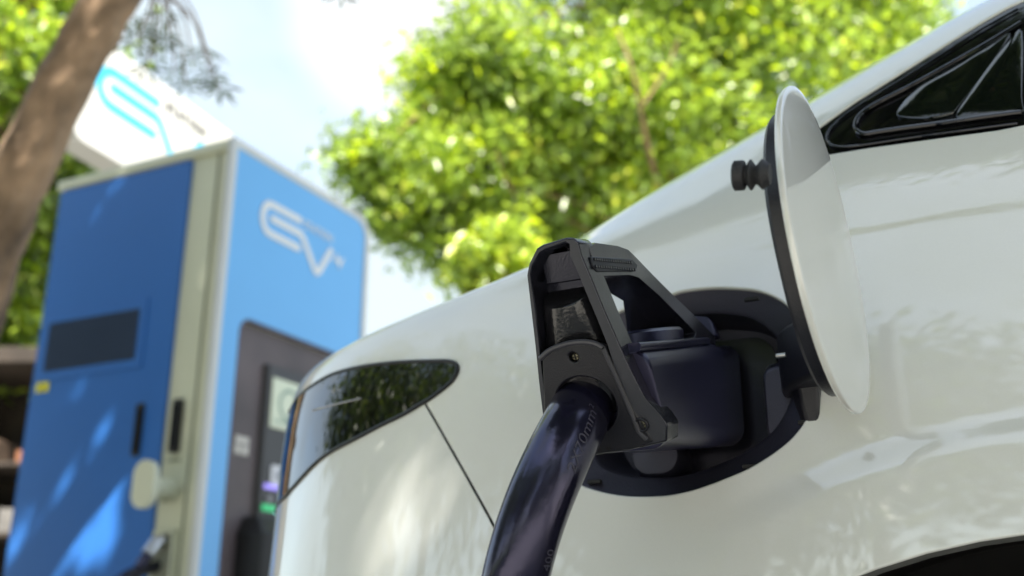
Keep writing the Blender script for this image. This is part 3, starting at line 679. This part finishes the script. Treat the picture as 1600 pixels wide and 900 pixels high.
# raised console with screen
con = MB().loft([[(.004, .235, z), (.021, .245, z), (.021, .62, z), (.004, .62, z)] for z in (.56, 1.46)]).build('console', mat('console_grey', (.05, .045, .045), .45), cabi, bevel=.003)
scr = MB().box(.0212, .025, .262, .46, 1.272, 1.424).build('display', mat('pale_display', (.42, .46, .36), .25, emit=((.42, .46, .34), .12)), con, bevel=.002)
MB().slab(circ(.345, 1.35, .05, 28), [circ(.345, 1.35, .040, 28)], FY, .0253, .0262).build('display_ring', mat('display_green', (.20, .30, .24), .4), scr, smooth=False)
MB().slab([(.275, 1.29), (.45, 1.29), (.45, 1.297), (.275, 1.297)], [], FY, .0253, .026).build('display_line', MATS['display_green'], scr, smooth=False)
lb = MB().box(.004, .0065, .136, .196, 1.176, 1.228).build('small_label', mat('pale_label', (.6, .56, .5), .6), cabi)
MB().box(.0066, .0078, .140, .192, 1.204, 1.208).build('label_line', mat('label_ink', (.15, .12, .12), .6), lb, smooth=False)
MB().box(.0066, .0078, .163, .167, 1.178, 1.204).build('label_line', MATS['label_ink'], lb, smooth=False)
cdr = MB().slab(rrect(.284, .346, 1.104, 1.162, .010), [], FY, .0215, .0245).build('card_reader', mat('card_reader_white', (.75, .74, .76), .4), con, bevel=.001)
MB().slab(rrect(.300, .330, 1.118, 1.148, .004), [], FY, .0246, .0255).build('card_symbol', mat('card_symbol_grey', (.42, .41, .45), .5), cdr, smooth=False)
MB().box(.0215, .026, .258, .356, 1.090, 1.103).build('violet_light_strip', mat('violet_led', (.3, .25, .7), .4, emit=((.38, .30, 1.0), .2)), con)
for k in range(3):
    MB().tube([(.021, .285+.05*k, 1.062), (.026, .285+.05*k, 1.062)], .012, 16).build('push_button', mat('button_grey', (.25, .24, .25), .3), con)
MB().box(.0215, .0255, .255, .315, 1.026, 1.044).build('green_indicator', mat('green_led', (.05, .5, .2), .4, emit=((.05, .8, .25), .08)), con)
MB().box(.0215, .0255, .318, .40, 1.022, 1.040).build('pale_indicator', mat('pale_led', (.4, .7, .75), .4, emit=((.35, .7, .8), .3)), con)
# plug dock under the console with a beige bow
dk = MB().loft([[(x, y, z) for x, y in ((.004, .175), (.085, .19), (.10, .22), (.10, .40), (.004, .42))] for z in (.60, .955)]+[[(.004, .20, 1.005), (.045, .215, 1.005), (.055, .24, 1.005), (.055, .38, 1.005), (.004, .39, 1.005)]]).build('plug_dock', mat('dock_black', (.016, .015, .015), .5), cabi, bevel=.004)
MB().tube(smooth_path([(.103, .262, .62), (.104, .262, .80), (.100, .272, .935), (.096, .30, .962), (.095, .39, .965)], 6), .0095, 10).build('dock_bow', mat('beige_bow', (.42, .33, .22), .4), dk)
# logos
def ribbon(pts, w_, M, d0, d1, name, m, parent, samp=1):
    P = [np.array(p, float) for p in pts]; a = []; b = []; n = len(P)
    def nrm(i):
        t = P[min(i+1, n-1)]-P[max(i-1, 0)]; 
        if 0 < i < n-1:
            t1 = P[i]-P[i-1]; t2 = P[i+1]-P[i]; t = t1/np.linalg.norm(t1)+t2/np.linalg.norm(t2)
            t /= np.linalg.norm(t); nn = np.array([-t[1], t[0]]); c = nn @ np.array([-t1[1], t1[0]])/np.linalg.norm(t1); return nn/max(c, .5)
        t /= np.linalg.norm(t); return np.array([-t[1], t[0]])
    L_ = [P[i]+nrm(i)*w_/2 for i in range(n)]; R_ = [P[i]-nrm(i)*w_/2 for i in range(n)]
    def cap(c, frm, sgn):
        v = frm-c; return [c+np.array([v[0]*math.cos(t)-v[1]*math.sin(t), v[0]*math.sin(t)+v[1]*math.cos(t)]) for t in [-math.pi*k/8 for k in range(1, 8)]]
    poly = L_+cap(P[-1], L_[-1], 1)+R_[::-1]+cap(P[0], R_[0], 1)
    return MB().slab([tuple(p) for p in poly], [], M, d0, d1).build(name, m, parent, smooth=False)
def logo(M, d0, d1, E, mid, bolt, w_, m, parent, txt, tsize, tM, tm, bold=.0, sp=1.0):
    ribbon(E, w_, M, d0, d1, 'letter_mark', m, parent)
    ribbon(mid, w_, M, d0, d1, 'letter_mark', m, parent)
    if bolt: MB().slab(bolt, [], M, d0, d1).build('bolt_mark', m, parent, smooth=False)
    text_mesh(txt, tsize, tM, 'station_lettering', tm, parent, depth=d1, bold=bold, spacing=sp)
def hook(x0, xr, zt_, zb_, rr, n=8):
    """E shaped hook open to the right"""
    h = (zt_-zb_)/2; out = [(xr, zt_)]
    for k in range(n+1):
        a = R(90+180*k/n); out.append((x0+rr+rr*math.cos(a)*1.0, (zt_+zb_)/2+h*math.sin(a)))
    out.append((xr, zb_)); return out
logo(FY, .0245, .0270, hook(.152, .334, 1.960, 1.864, .036), [(.198, 1.9155), (.340, 1.9155), (.358, 1.903), (.425, 1.822), (.438, 1.814), (.451, 1.822), (.507, 1.912)],
     [(.520, 1.878), (.546, 1.916), (.553, 1.892), (.586, 1.914), (.562, 1.864), (.549, 1.890)], .0235, LOGOW, fp, 'STATION', .037,
     lambda x, y, d: (d, .356+x*1.02, 1.944+y), mat('pale_lettering', (.70, .76, .80), .5), bold=.001)
# ------------------------------------------------------------------ white sign board
SB = R(19.74); s1 = at(180, 75, 4.6)
sign = empty('station_sign', (s1[0], s1[1], 0)); sign.rotation_euler = (0, 0, -SB)
tag(sign, 'white sign board with a cyan looped logo behind the leaning trunk', 'sign')
SGW = mat('white_sign_face', (.60, .59, .57), .35, 0, .3)
def SY(y, z, d): return (d, y, z)
board = MB().slab([(-.11, 2.66), (.917, 2.66), (.917, 3.16), (.902, 3.175), (-.15, 3.175), (-.17, 3.155), (-.17, 2.72)]+[(-.11-.06*math.cos(R(90*k/6)), 2.72-.06*math.sin(R(90*k/6))) for k in range(1, 6)], [], SY, -.14, 0).build('board', SGW, sign, bevel=.008)
CYAN = mat('cyan_logo', (.06, .52, .80), .4)
logo(SY, .001, .0035, hook(-.066, .310, 3.058, 2.893, .085), [(.020, 2.985), (.315, 2.985), (.345, 2.968), (.455, 2.835), (.495, 2.79), (.535, 2.80), (.655, 3.005)], None, .040, CYAN, board,
     'STATION', .064, lambda x, y, d: (d, .370+x*.93, 3.052+y*1.1), mat('dark_sign_lettering', (.02, .015, .02), .5), bold=.0028, sp=1.35)
for y in (.45, .80):
    MB().tube([(-.07, y, 0), (-.07, y, 2.66)], .04, 16).build('post', mat('sign_post_grey', (.35, .36, .35), .5), sign)

# ------------------------------------------------------------------ trees
def leafmat(name, c, tr=.45, var=.5, warm=(1.25, 1.1, .7)):
    m = bpy.data.materials.new(name); m.use_nodes = True; n = m.node_tree; n.nodes.clear()
    g = n.nodes.new('ShaderNodeNewGeometry'); r = n.nodes.new('ShaderNodeValToRGB')
    e = r.color_ramp.elements; e[0].position = 0; e[0].color = (c[0]*(1-var), c[1]*(1-var), c[2]*(1-var), 1); e[1].position = 1; e[1].color = (c[0]*warm[0]*(1+var), c[1]*warm[1]*(1+var), c[2]*warm[2], 1)
    x = r.color_ramp.elements.new(.55); x.color = (*c, 1)
    x = r.color_ramp.elements.new(.999); x.color = (c[0]*warm[0]*(1+var*.7), c[1]*warm[1]*(1+var*.7), c[2]*warm[2], 1)
    e = r.color_ramp.elements[-1]; e.color = (c[0]*1.9, c[1]*1.45, c[2]*1.6, 1)
    d = n.nodes.new('ShaderNodeBsdfDiffuse'); t = n.nodes.new('ShaderNodeBsdfTranslucent'); gl = n.nodes.new('ShaderNodeBsdfGlossy'); gl.inputs['Roughness'].default_value = .35
    a = n.nodes.new('ShaderNodeMixShader'); a.inputs['Fac'].default_value = tr; b = n.nodes.new('ShaderNodeMixShader'); b.inputs['Fac'].default_value = .06; o = n.nodes.new('ShaderNodeOutputMaterial')
    hs = n.nodes.new('ShaderNodeHueSaturation'); hs.inputs['Value'].default_value = 1.5; hs.inputs['Saturation'].default_value = 1.1; hs.inputs['Hue'].default_value = .485
    k = n.links.new
    tcx = n.nodes.new('ShaderNodeTexCoord'); nzz = n.nodes.new('ShaderNodeTexNoise'); nzz.inputs['Scale'].default_value = 1.3; nzz.inputs['Detail'].default_value = 2
    ad = n.nodes.new('ShaderNodeMapRange'); ad.inputs['From Min'].default_value = .3; ad.inputs['From Max'].default_value = .7; ad.inputs['To Min'].default_value = -.35; ad.inputs['To Max'].default_value = .35
    sm_ = n.nodes.new('ShaderNodeMath'); sm_.operation = 'ADD'; sm_.use_clamp = True
    k(tcx.outputs['Object'], nzz.inputs['Vector']); k(nzz.outputs['Fac'], ad.inputs['Value']); k(ad.outputs['Result'], sm_.inputs[0]); k(g.outputs['Random Per Island'], sm_.inputs[1]); k(sm_.outputs[0], r.inputs['Fac']); k(r.outputs['Color'], d.inputs['Color']); k(r.outputs['Color'], hs.inputs['Color']); k(hs.outputs['Color'], t.inputs['Color'])
    k(d.outputs['BSDF'], a.inputs[1]); k(t.outputs['BSDF'], a.inputs[2]); k(a.outputs['Shader'], b.inputs[1]); k(gl.outputs['BSDF'], b.inputs[2]); k(b.outputs['Shader'], o.inputs['Surface'])
    return m
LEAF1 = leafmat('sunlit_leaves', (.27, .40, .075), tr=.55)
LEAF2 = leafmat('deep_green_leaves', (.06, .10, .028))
LEAF3 = leafmat('fresh_leaves', (.29, .41, .07))
BARK = mat('grey_brown_bark', (.26, .175, .11), .9, noise=.55, nscale=9, bump=.9, bscale=28)
BARK2 = mat('red_brown_bark', (.20, .115, .07), .9, noise=.35, nscale=7, bump=.6, bscale=25)
def leaves_mesh(name, clusters, rng, per, size, m, parent, spread, elong=2.2, droop=.2, gaps=None, base=None):
    """clusters: (N,3) centres; every leaf is a small folded blade of four triangles"""
    C_ = np.repeat(np.asarray(clusters), per, axis=0); n = len(C_)
    off = rng.normal(size=(n, 3))*spread*np.array([1, 1, .6]); c = C_+off
    if gaps:
        S_ = np.array(SUN); keep = np.ones(n, bool)
        for gp_, gr_ in gaps:
            v_ = c+np.array(base)-gp_; dd = np.linalg.norm(v_-(v_ @ S_)[:, None]*S_, axis=1); keep &= dd > gr_+.016
        c = c[keep]; n = len(c)
    d = rng.normal(size=(n, 3)); d[:, 2] -= droop; d /= np.linalg.norm(d, axis=1, keepdims=True)
    u = rng.normal(size=(n, 3)); u[:, 2] += 1.0; u -= d*(u*d).sum(1, keepdims=True); u /= np.linalg.norm(u, axis=1, keepdims=True)
    s = np.cross(d, u); L_ = (size*rng.uniform(.6, 1.35, n))[:, None]; w_ = L_/elong
    v = np.stack([c-d*L_*.5, c+s*w_*.5+u*w_*.18, c+d*L_*.5-u*L_*.10, c-s*w_*.5+u*w_*.18], 1).reshape(-1, 3)
    f = np.arange(n)[:, None]*4
    tri = np.concatenate([f+np.array([[0, 1, 2]]), f+np.array([[0, 2, 3]])], 1).reshape(-1, 3)
    me = bpy.data.meshes.new(name); me.vertices.add(len(v)); me.vertices.foreach_set('co', v.ravel()); me.loops.add(tri.size); me.loops.foreach_set('vertex_index', tri.ravel())
    me.polygons.add(len(tri)); me.polygons.foreach_set('loop_start', np.arange(len(tri))*3); me.polygons.foreach_set('loop_total', np.full(len(tri), 3)); me.update(); me.validate()
    me.materials.append(m); o = bpy.data.objects.new(name, me); COL.objects.link(o)
    if parent: o.parent = parent
    return o
def tree(name, label, base, blobs, trunk_pts, trunk_r, seed, leafm, bark, per=34, size=.085, dens=1.0, spread=.17, limbs=8, group=None, cat='tree', shell=.45, gaps=None, hollow=0., extra=()):
    """blobs: list of (centre, radius xyz, clusters)"""
    rng = np.random.default_rng(seed); root = empty(name, base); tag(root, label, cat, group); b = np.array(base)
    cl = []
    for c, r, n in blobs:
        d = rng.normal(size=(int(n*dens), 3)); d /= np.linalg.norm(d, axis=1, keepdims=True); rad = rng.uniform(shell**3, 1, len(d))**(1/3.)
        wob = 1+.22*np.sin(3*d[:, 0]+seed)*np.cos(4*d[:, 2]+2*seed)
        cl.append(np.array(c)-b+d*(rad*wob)[:, None]*np.array(r))
    cl = np.concatenate(cl)
    if hollow:
        w_ = cl+b; f_ = np.sin(w_[:, 0]*2.9+seed)+np.sin(w_[:, 2]*3.3+1.7*seed)+np.sin(w_[:, 1]*2.3+w_[:, 0]*1.7)+.6*np.sin(w_[:, 0]*6.1+w_[:, 2]*5.3)
        cl = cl[f_ > np.quantile(f_, hollow)]
    leaves_mesh('crown', cl, rng, per, size, leafm, root, spread, gaps=gaps, base=b)
    tr = smooth_path([np.array(p)-b for p in trunk_pts], 6); rr = np.interp(np.linspace(0, 1, len(tr)), np.linspace(0, 1, len(trunk_r)), trunk_r)
    T = MB().tube(tr, list(rr*(1+.04*rng.normal(size=len(tr)))), 18).build('trunk', bark, root)
    Lm = MB()
    tips = cl[rng.choice(len(cl), min(limbs*4, len(cl)), replace=False)]
    for i, tip in enumerate(tips):
        k = int(len(tr)*rng.uniform(.45, .98)); st_ = tr[min(k, len(tr)-1)]; m1 = st_*.55+tip*.45+np.array([0, 0, .18*np.linalg.norm(tip-st_)]); r0 = rr[min(k, len(tr)-1)]*(.5 if i < limbs else .22)
        pth = smooth_path([st_, st_*.8+m1*.2+rng.normal(size=3)*.05, m1, tip], 5); Lm.tube(pth, list(np.linspace(r0, .008, len(pth))), 7)
    for ex_, er_ in extra: Lm.tube(smooth_path([np.array(p)-b for p in ex_], 5), list(np.linspace(er_, er_*.35, (len(ex_)-1)*5+1)), 8)
    Lm.build('branches', bark, root)
    return root
def blob(px, py, d, rpx, n, flat=.85, deep=1.0):
    r = rpx*d/FPX; return (tuple(at(px, py, d)), (r, r*deep, r*flat), n)

# big tree filling the upper middle
b1 = [blob(1000, 150, 9.2, 230, 340), blob(875, 95, 8.6, 150, 300), blob(1150, 60, 9.4, 220, 380), blob(1310, 60, 9.8, 130, 190), blob(785, 290, 8.6, 115, 200), blob(672, 290, 8.4, 62, 80), blob(605, 262, 8.2, 42, 36),
      blob(568, 245, 8.1, 24, 10), blob(735, 385, 8.5, 62, 60), blob(730, 130, 8.8, 75, 110), blob(905, 280, 9, 150, 260), blob(815, 40, 8.8, 80, 100), blob(1395, 15, 10, 50, 34), blob(1010, -180, 9.6, 280, 380), blob(1250, -130, 9.8, 170, 200), blob(630, 335, 8.3, 40, 30), blob(690, 205, 8.7, 40, 40)]
b1c = at(1040, 100, 9.3)
tree('spreading_tree', 'large sunlit tree with yellow green leaves filling the sky over the white car', (b1c[0], b1c[1], 0), b1, [(b1c[0]+.2, b1c[1], 0), (b1c[0]+.05, b1c[1], 1.6), (b1c[0]+.1, b1c[1]-.1, 3.2), tuple(at(1000, 130, 9.1)), tuple(at(985, 20, 9.2))], [.17, .13, .10, .07, .035], 3, LEAF1, BARK2, per=36, size=.102, spread=.16, limbs=10, hollow=.22, dens=1.35, extra=[([at(1030, 300, 8.3), at(1012, 230, 8.0), at(1000, 170, 7.8), at(985, 100, 7.7), at(965, 50, 7.8)], .024), ([at(1000, 170, 7.8), at(1040, 110, 7.9), at(1060, 60, 8.0)], .012), ([at(820, 330, 8.2), at(790, 280, 7.9), at(775, 230, 7.8)], .014)])
b2 = [blob(640, 395, 7.0, 26, 16), blob(665, 385, 7.0, 36, 22), blob(600, 410, 7.1, 22, 10), blob(700, 425, 7.1, 30, 18), blob(640, 455, 7.2, 40, 25), blob(720, 470, 7.2, 60, 40)]
b2 = [blob(770, 395, 6.2, 40, 26), blob(800, 375, 6.3, 26, 14), blob(740, 412, 6.2, 22, 10), blob(780, 440, 6.3, 60, 40), blob(840, 470, 6.4, 70, 50)]
c2 = at(800, 440, 6.3)
tree('young_tree', 'bright fresh leaved young tree low behind the plug handle', (c2[0], c2[1], 0), b2, [(c2[0], c2[1], 0), (c2[0]+.03, c2[1], 1.2), tuple(at(800, 400, 6.3))], [.05, .035, .015], 8, LEAF3, BARK2, per=16, size=.10, spread=.08, limbs=4)
# trees on the left, behind the leaning trunk
b3 = [blob(40, 40, 6.3, 150, 120), blob(120, -20, 6.4, 60, 26), blob(-120, 120, 6.2, 180, 100), blob(60, 170, 6.4, 90, 54), blob(110, 270, 6.6, 70, 36), blob(30, 300, 6.4, 60, 34), blob(40, -140, 6.3, 220, 110)]
c3 = at(-60, 150, 6.3)
tree('airy_tree', 'loose green tree with gaps of sky behind the sign and trunk', (c3[0], c3[1], 0), b3, [(c3[0], c3[1], 0), (c3[0], c3[1], 2), tuple(at(0, 80, 6.3)), tuple(at(60, -60, 6.4))], [.14, .11, .07, .04], 5, LEAF1, BARK, per=20, size=.10, spread=.13, limbs=8, hollow=.2)
b4 = [blob(40, 560, 6.8, 60, 50), blob(20, 420, 6.9, 90, 120), blob(80, 380, 7.0, 60, 70), blob(30, 500, 6.8, 70, 90), blob(-90, 450, 6.8, 120, 110), blob(95, 330, 7.1, 36, 24)]
c4 = at(0, 450, 7)
tree('bushy_tree', 'bushy green tree between the leaning trunk and the blue cabinet', (c4[0], c4[1], 0), b4, [(c4[0], c4[1], 0), (c4[0], c4[1], 1.2), tuple(at(20, 400, 7))], [.09, .07, .03], 11, LEAF1, BARK, per=22, size=.10, spread=.12, limbs=6)

# the leaning trunk close on the left, with its hanging twigs and the canopy above the camera
tpx = [(-95, 760, 2.62, 46), (-60, 560, 2.6, 45), (-22, 420, 2.58, 44), (12, 321, 2.56, 43.5), (48, 242, 2.54, 43), (90, 150, 2.52, 40.5), (132, 70, 2.5, 39.5), (172, 0, 2.48, 39.5), (230, -110, 2.46, 38), (330, -260, 2.4, 34), (480, -480, 2.3, 28)]
tp3 = [at(x, y, d) for x, y, d, r in tpx]; tr_ = [r/FPX*d for x, y, d, r in tpx]
base = (tp3[0][0]-.25, tp3[0][1]+.25, 0)
lt = empty('leaning_tree', base); tag(lt, 'rough brown tree trunk leaning across the white sign at upper left', 'tree')
pth = smooth_path([np.array(base), np.array(base)+np.array([.08, -.06, .45])]+tp3, 22)
rad = np.interp(np.linspace(0, 1, len(pth)), np.linspace(0, 1, len(tr_)+2), [.12, .09]+tr_)
rng = np.random.default_rng(2); rad = rad*(1+.03*np.sin(np.arange(len(rad))*.25))
tkm = MB().tube([p-np.array(base) for p in pth], list(rad), 56)
from mathutils import noise as mnoise
for i_ in range(len(pth)):
    c_ = pth[i_]-np.array(base)
    for k in range(56):
        v_ = np.array(tkm.v[i_*56+k]); d_ = (v_-c_)/rad[i_]; a_ = 2*math.pi*k/56
        h_ = mnoise.noise(Vector((math.cos(a_)*3.2, math.sin(a_)*3.2, i_*.10)))*.10+mnoise.noise(Vector((math.cos(a_)*8, math.sin(a_)*8, i_*.22+9)))*.05
        tkm.v[i_*56+k] = tuple(c_+d_*rad[i_]*(1+h_))
tk = tkm.build('trunk', BARK, lt, ang=80)
tw = MB(); tcl = []
T0 = at(205, -40, 3.4)
for (x, y) in ((232, 38), (262, 62), (300, 92), (330, 118), (240, 92), (272, 112), (322, 78), (215, 62), (342, 140), (290, 132), (228, 110), (255, 25)):
    tip = at(x, y, 3.5+rng.uniform(-.15, .15)); tw.tube([q_-np.array(base) for q_ in smooth_path([T0, (T0+tip)/2+np.array([.05, 0, .05]), tip], 4)], .0035, 5)
    tcl.append(tip-np.array(base))
# palmate clusters: narrow leaflets fanning from each twig tip
def fan(tips, rng, n, length, wd, name, m, parent):
    mb = MB()
    for t in tips:
        ax = rng.normal(size=3); ax[2] = abs(ax[2])*.4-.2; ax /= np.linalg.norm(ax); s = np.cross(ax, [0, 0, 1.]); s /= np.linalg.norm(s); nn = np.cross(s, ax)
        for k in range(n):
            a = R(-150+300*k/(n-1)); d = ax*math.cos(a)+s*math.sin(a)+nn*rng.uniform(-.25, .1); d /= np.linalg.norm(d); e_ = np.cross(d, nn); e_ /= np.linalg.norm(e_); l = length*rng.uniform(.75, 1.15)
            mb.add([t+d*.006, t+d*l*.5+e_*wd, t+d*l+nn*-.01, t+d*l*.5-e_*wd], [(0, 1, 2), (0, 2, 3)])
    return mb.build(name, m, parent, smooth=False)
ft = []
for t in tcl:
    ft.append(t)
    if rng.random() < .55: ft.append(t+rng.normal(size=3)*.05)
tip2 = at(535, -8, 3.3); tw.tube([q_-np.array(base) for q_ in (T0, at(450, -120, 3.2), tip2)], .003, 5); ft += [tip2-np.array(base), tip2-np.array(base)+np.array([-.03, 0, .04])]
tw.build('twigs', BARK, lt)
fan(ft, rng, 8, .085, .0075, 'hanging_leaves', leafmat('dull_leaves', (.07, .11, .03)), lt)

# canopy that shades the car, standing behind and to the right of the camera; and trees across the yard
GAPS = []  # leaves left out along these sun rays, shaping the crown to place dapples
def gap_on(px, py, o, n, r):
    rr_ = px_ray(px, py); t = ((o-EYE) @ n)/(rr_ @ n); GAPS.append((EYE+rr_*t, r))
for px, py, r in ((175, 782, .040), (172, 852, .040), (150, 762, .022), (126, 868, .045), (28, 842, .045), (48, 893, .03), (168, 665, .018), (150, 702, .018), (108, 745, .022), (118, 608, .016), (128, 618, .014), (155, 335, .016), (182, 290, .018), (203, 298, .012), (98, 352, .012), (70, 805, .02), (85, 640, .012), (312, 560, .02), (300, 660, .018), (318, 420, .012)):
    gap_on(px, py, np.array([CC[0], CC[1], 0]), np.array([math.sin(CB), math.cos(CB), 0]), r)
for px, py, r in ((590, 788, .017), (612, 862, .006), (700, 738, .006), (640, 850, .003), (1215, 300, .006)): GAPS.append((W(S1(*hit(px, py))), r))
for px, py, d, r in ((150, 20, 2.45, .02), (105, 140, 2.45, .02), (40, 300, 2.5, .02), (75, 225, 2.5, .012)): GAPS.append((at(px, py, d), r))
def canopy_blob(p, t, r, n, flat=.6):
    c = np.array(p)+np.array(SUN)*t; return (tuple(c), (r, r, r*flat), n)
b5 = [canopy_blob((.1, .75, .95), 4.2, 1.3, 300), canopy_blob((.9, .4, 1.0), 4.4, 1.3, 240), canopy_blob((-.9, 3.0, 1.5), 4.6, 1.5, 380), canopy_blob((-.4, 1.7, 1.2), 4.4, 1.3, 260), canopy_blob((-1.4, 3.3, .9), 4.6, 1.3, 240), canopy_blob((.3, .2, .6), 4.4, 1.2, 160)]
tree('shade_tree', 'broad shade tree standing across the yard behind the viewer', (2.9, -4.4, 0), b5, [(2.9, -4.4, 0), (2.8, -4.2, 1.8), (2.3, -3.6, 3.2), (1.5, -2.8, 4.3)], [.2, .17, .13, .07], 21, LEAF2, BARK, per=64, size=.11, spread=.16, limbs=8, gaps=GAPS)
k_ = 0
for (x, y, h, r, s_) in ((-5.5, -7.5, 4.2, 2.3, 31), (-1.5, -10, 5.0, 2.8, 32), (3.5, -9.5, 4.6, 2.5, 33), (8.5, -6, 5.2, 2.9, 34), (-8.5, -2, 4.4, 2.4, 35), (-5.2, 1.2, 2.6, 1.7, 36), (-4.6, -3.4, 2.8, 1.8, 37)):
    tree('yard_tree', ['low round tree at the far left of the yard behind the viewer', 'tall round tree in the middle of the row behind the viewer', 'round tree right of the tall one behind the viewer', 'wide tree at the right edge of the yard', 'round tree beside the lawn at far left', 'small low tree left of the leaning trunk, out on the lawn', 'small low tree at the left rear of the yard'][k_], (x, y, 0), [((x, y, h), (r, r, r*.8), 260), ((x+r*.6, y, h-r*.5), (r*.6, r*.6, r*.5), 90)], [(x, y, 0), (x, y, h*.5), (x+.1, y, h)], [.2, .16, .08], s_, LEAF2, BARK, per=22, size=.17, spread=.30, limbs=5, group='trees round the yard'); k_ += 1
# pale building across the yard, seen only in reflections
bl = empty('pale_building', (3.0, -16, 0)); tag(bl, 'low pale building with grey roof across the yard', 'building')
MB().box(-9, 9, -4, 0, 0, 3.6).build('wall', mat('pale_render', (.62, .60, .56), .8, noise=.06), bl, bevel=.02)
MB().box(-9.5, 9.5, -4.5, .6, 3.6, 3.85).build('roof', mat('grey_roof', (.25, .26, .28), .6), bl, bevel=.02)
for k in range(6):
    wn = MB().box(-7.6+k*2.8, -6.2+k*2.8, .005, .03, 1.0, 2.3).build('window', GLASS, bl); MB().box(-7.7+k*2.8, -6.1+k*2.8, .005, .06, .92, .99).build('sill', WHT, wn)

# dark open rack with stacked boards at the lower left, beyond the cabinet
rk = empty('storage_rack', (*at(10, 700, 6.0)[:2], 0)); tag(rk, 'dark open rack stacked with old boards left of the cabinet', 'rack')
rng = np.random.default_rng(9)
RKD = mat('rack_dark_wood', (.035, .026, .020), .8, noise=.4, nscale=5)
for x in (-1.3, -.45, .42):
    for y in (-.02, .62): MB().box(x-.05, x+.05, y-.05, y+.05, 0, 2.18).build('upright', RKD, rk, bevel=.006)
MB().box(-1.5, .52, -.15, .75, 2.18, 2.28).build('rack_roof', RKD, rk, bevel=.01)
MB().box(-1.4, .46, .66, .70, .1, 2.17).build('back_board', RKD, rk)
for s_, z in enumerate((.35, .80, 1.22, 1.62)):
    sh = MB().box(-1.4, .46, -.04, .64, z-.025, z).build('shelf', RKD, rk, bevel=.004)
for z0 in (.35, .80, 1.22, 1.62):
    for k in range(5):
        x = -1.2+k*.33+rng.uniform(-.05, .05); w__ = rng.uniform(.18, .30); h__ = rng.uniform(.08, .26); c = rng.choice(3)
        wo_ = W; p = np.array(rk.location)
        bo = MB().box(-w__/2, w__/2, 0, .45, .002, h__).build('wooden_block', [mat('weathered_plank', (.12, .08, .055), .8, noise=.3), mat('orange_brick_block', (.24, .10, .05), .8, noise=.3), mat('grey_block', (.13, .125, .12), .8, noise=.3)][c], None, bevel=.006)
        bo.location = (p[0]+x, p[1]+.02+rng.uniform(0, .1), z0)
        BX.append((bo, k, z0, c)) if 'BX' in globals() else globals().__setitem__('BX', [(bo, k, z0, c)])
shn = {.35: 'bottom', .80: 'second', 1.22: 'third', 1.62: 'top'}; posn = ['outermost left', 'second from the left', 'middle', 'second from the right', 'rightmost']; cn = ['brown', 'orange', 'grey']
for bo, k, z0, c in BX: tag(bo, f'{cn[c]} block on the {shn[z0]} shelf of the dark rack, {posn[k]}', 'block', 'blocks stored on the dark rack')
